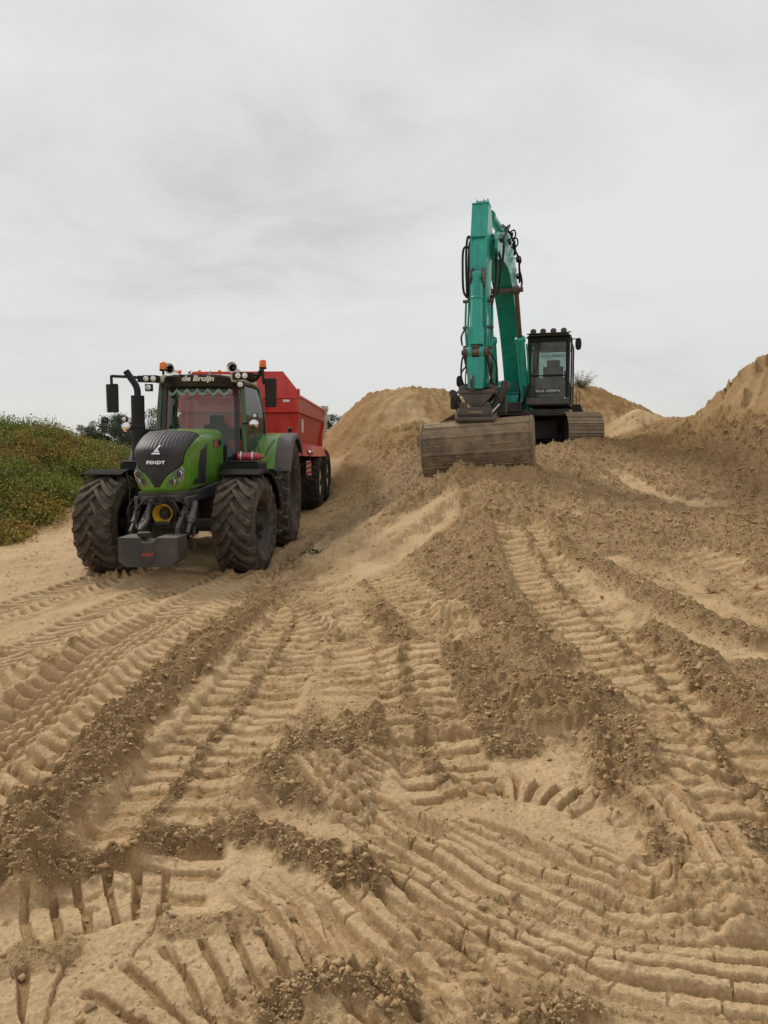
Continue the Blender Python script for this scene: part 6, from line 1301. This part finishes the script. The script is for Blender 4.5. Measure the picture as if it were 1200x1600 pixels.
def weed(px, py, s, label, seed):
    x, y = hit(px, py); z = float(ground_at(np.array([x]), np.array([y]))[0]); rs = np.random.default_rng(seed); T = empty('weed', (x, y, z), 0, label, 'weed')
    m = 26; P = rs.normal(size=(m, 3)) * np.array([.11, .09, .015]) * s; P[:, 2] = np.abs(P[:, 2]) + .005
    fast_mesh('leaves', leaf_quads(P, rs.uniform(.05, .10, m) * s, .5, .5), None, 4, M_LEAF, T, np.array([(0.07, 0.15, 0.04)]) * rs.uniform(.6, 1.6, m)[:, None])
    MB().tube([(-.08 * s, 0, .005), (0, .02 * s, .03), (.1 * s, 0, .01)], .006 * s, 5).build('stem', M_LEAF if False else M_BARK, T)
weed(495, 867, 1.1, 'uprooted green weed lying on the sand right of the tractor', 1)
weed(663, 700, .8, 'small green weed by the left end of the ditching bucket', 2)
weed(783, 1405, .16, 'tiny green sprig among the grooves in the foreground', 3)

# --- clods
M_CLOD = None
def clod_material():
    m, nt, N, L = newmat('clod_sand'); out = N('ShaderNodeOutputMaterial'); p = N('ShaderNodeBsdfPrincipled'); L(p.outputs[0], out.inputs[0]); p.inputs['Roughness'].default_value = .95; p.inputs['Specular IOR Level'].default_value = .15
    tc = N('ShaderNodeTexCoord'); oi = N('ShaderNodeObjectInfo'); n = N('ShaderNodeTexNoise'); n.inputs['Scale'].default_value = 40; n.inputs['Detail'].default_value = 6; L(tc.outputs['Object'], n.inputs[0])
    n0 = N('ShaderNodeTexNoise'); n0.inputs['Scale'].default_value = 3; n0.inputs['Detail'].default_value = 4; L(tc.outputs['Object'], n0.inputs[0])
    a = N('ShaderNodeMixRGB'); a.inputs[1].default_value = (*SAND_LOOSE, 1); a.inputs[2].default_value = (*SAND_PALE, 1)
    f = N('ShaderNodeMath'); f.operation = 'MULTIPLY_ADD'; f.inputs[1].default_value = .5; L(oi.outputs['Random'], f.inputs[0]); L(n0.outputs[0], f.inputs[2]); g_ = N('ShaderNodeMapRange'); g_.inputs[1].default_value = .4; g_.inputs[2].default_value = 1.1; L(f.outputs[0], g_.inputs[0]); L(g_.outputs[0], a.inputs[0])
    v = N('ShaderNodeMapRange'); v.inputs[3].default_value = .7; v.inputs[4].default_value = 1.25; L(n.outputs[0], v.inputs[0]); mm = N('ShaderNodeMixRGB'); mm.blend_type = 'MULTIPLY'; mm.inputs[0].default_value = 1; L(a.outputs[0], mm.inputs[1]); L(v.outputs[0], mm.inputs[2]); L(mm.outputs[0], p.inputs[0])
    b = N('ShaderNodeBump'); b.inputs['Distance'].default_value = .006; b.inputs['Strength'].default_value = .8; L(n.outputs[0], b.inputs['Height']); L(b.outputs[0], p.inputs['Normal']); return m
M_CLOD = clod_material()
def clods():
    import bmesh
    var = []
    for s in range(8):
        r = random.Random(100 + s); bm = bmesh.new()
        for k in range(16):
            d = Vector((r.gauss(0, 1), r.gauss(0, 1), r.gauss(0, 1))).normalized(); bm.verts.new(d * r.uniform(.75, 1.1) * Vector((1, .8, .62)).x if False else Vector((d.x, d.y * .85, d.z * .68)) * r.uniform(.8, 1.1))
        res = bmesh.ops.convex_hull(bm, input=bm.verts); bmesh.ops.delete(bm, geom=[g for g in res['geom_interior'] if isinstance(g, bmesh.types.BMVert)], context='VERTS')
        bmesh.ops.triangulate(bm, faces=bm.faces); bmesh.ops.bevel(bm, geom=list(bm.edges), offset=.05, segments=1, profile=.7, affect='EDGES')
        for v in bm.verts: v.co += Vector(mnoise.noise_vector(v.co * 2.3 + Vector((s * 5, 0, 0)))) * .10 + Vector(mnoise.noise_vector(v.co * 7)) * .03
        me = bpy.data.meshes.new('sand_clod'); bm.to_mesh(me); bm.free(); me.materials.append(M_CLOD); me.polygons.foreach_set('use_smooth', [True] * len(me.polygons)); me.set_sharp_from_angle(angle=radians(24)); var.append(me)
    r = random.Random(77)
    def put(px, py, size, label, group):
        x, y = hit(px, py); z = float(ground_at(np.array([x]), np.array([y]))[0]); o = bpy.data.objects.new('sand_clod', r.choice(var)); COL.objects.link(o)
        o.location = (x, y, z + size * .22); o.scale = (size, size, size); o.rotation_euler = (r.uniform(-.5, .5), r.uniform(-.5, .5), r.uniform(0, 6.3)); tag(o, label, 'clod', group)
    lab1 = 'crumbly lump of sandy soil lying in the rubble ridge right of the smooth foreground patch'
    for px, py, sz in ((968, 1118, 14), (990, 1120, 10), (1002, 1188, 14), (1015, 1282, 16), (1046, 1302, 13), (1070, 1280, 15), (1063, 1340, 16), (1112, 1305, 10), (1110, 1330, 11), (950, 1180, 12), (975, 1160, 9), (1030, 1195, 9), (900, 1105, 8), (925, 1120, 9), (962, 1150, 8), (985, 1205, 10), (1010, 1250, 12),
                       (932, 1245, 13), (955, 1260, 8), (1075, 1370, 12), (1140, 1420, 14), (1120, 1370, 9), (1090, 1320, 7), (1035, 1230, 8), (880, 1095, 7), (1000, 1150, 7), (945, 1140, 7), (970, 1195, 7), (1090, 1250, 8), (1050, 1260, 8)):
        put(px, py, sz / 2 / 438 * 1.75 * 1200 / 1200 / ((py - 712) / 438) * 1.05, lab1, 'clods in the rubble ridge')
    lab2 = 'small lump of sandy soil on the loose ridge beside the tyre track'
    for k in range(34):
        t = r.random(); px = 30 + 395 * t + r.uniform(-35, 45); py = 1335 - 405 * t ** .85 + r.uniform(-25, 30); put(px, py, r.uniform(.014, .034), lab2, 'lumps on the ridge by the tyre track')
    lab3 = 'small lump of sandy soil on the torn-up ground below the ditching bucket'
    for k in range(50): put(r.uniform(500, 1180), r.uniform(760, 1060), r.uniform(.02, .05), lab3, 'lumps on the torn-up ramp')
    lab4 = 'small lump of sandy soil among the track prints at the bottom of the picture'
    for k in range(40): put(r.choice((r.uniform(0, 600), r.uniform(700, 900))), r.uniform(1330, 1590), r.uniform(.010, .026), lab4, 'lumps in the foreground prints')
clods()
def crumbs():
    oc = np.array([(1, 0, 0), (0, 1, 0), (-1, 0, 0), (0, -1, 0), (0, 0, 1), (0, 0, -1)], float); F = np.array([(0, 1, 4), (1, 2, 4), (2, 3, 4), (3, 0, 4), (1, 0, 5), (2, 1, 5), (3, 2, 5), (0, 3, 5)])
    n = 420000; th = rng.uniform(-.56, .56, n); r = 1.9 * np.exp(rng.uniform(0, 1, n) ** .95 * math.log(24 / 1.9)); x = r * np.sin(th); y = r * np.cos(th)
    ri = np.clip(np.searchsorted(GR, r), 0, len(GR) - 1); ti = np.clip(np.searchsorted(GT, th), 0, len(GT) - 1); idx = ri * len(GT) + ti
    lo = LOOSE[idx]; k = rng.random(n) < (0.03 + .8 * lo ** 1.4) * .5; k &= ~((x < -6.5) & (y > 17)); x, y, idx, r = x[k], y[k], idx[k], r[k]; n = len(x)
    s = .0022 * r ** .4 + .0017 * (1 / np.maximum(rng.random(n), .012) ** .55) * np.maximum(1, r / 3.2) ** .75; s *= np.exp(rng.normal(size=n) * .35); s = np.minimum(s, .036) * (.5 + .3 * LOOSE[idx])
    P = np.stack([x, y, GH[idx] + s * .15], 1); V = P[:, None, :] + oc[None] * rng.uniform(.5, 1.5, (n, 6, 1)) * s[:, None, None] * rng.uniform(.45, 1.25, (n, 1, 3)) * np.array([1, 1, .7]) + rng.normal(size=(n, 6, 3)) * (s * .18)[:, None, None]
    me = bpy.data.meshes.new('sand_crumbs'); me.vertices.add(n * 6); me.vertices.foreach_set('co', V.astype(np.float32).ravel()); f = (np.arange(n)[:, None, None] * 6 + F[None]).reshape(-1, 3)
    me.loops.add(f.size); me.loops.foreach_set('vertex_index', f.astype(np.int32).ravel()); me.polygons.add(len(f)); me.polygons.foreach_set('loop_start', np.arange(len(f), dtype=np.int32) * 3); me.update(calc_edges=True)
    me.materials.append(M_CLOD); o = bpy.data.objects.new('sand_crumbs', me); COL.objects.link(o); tag(o, 'loose crumbs of sandy soil strewn over the ridges and the torn-up ramp', 'crumbs', kind='stuff')
crumbs()
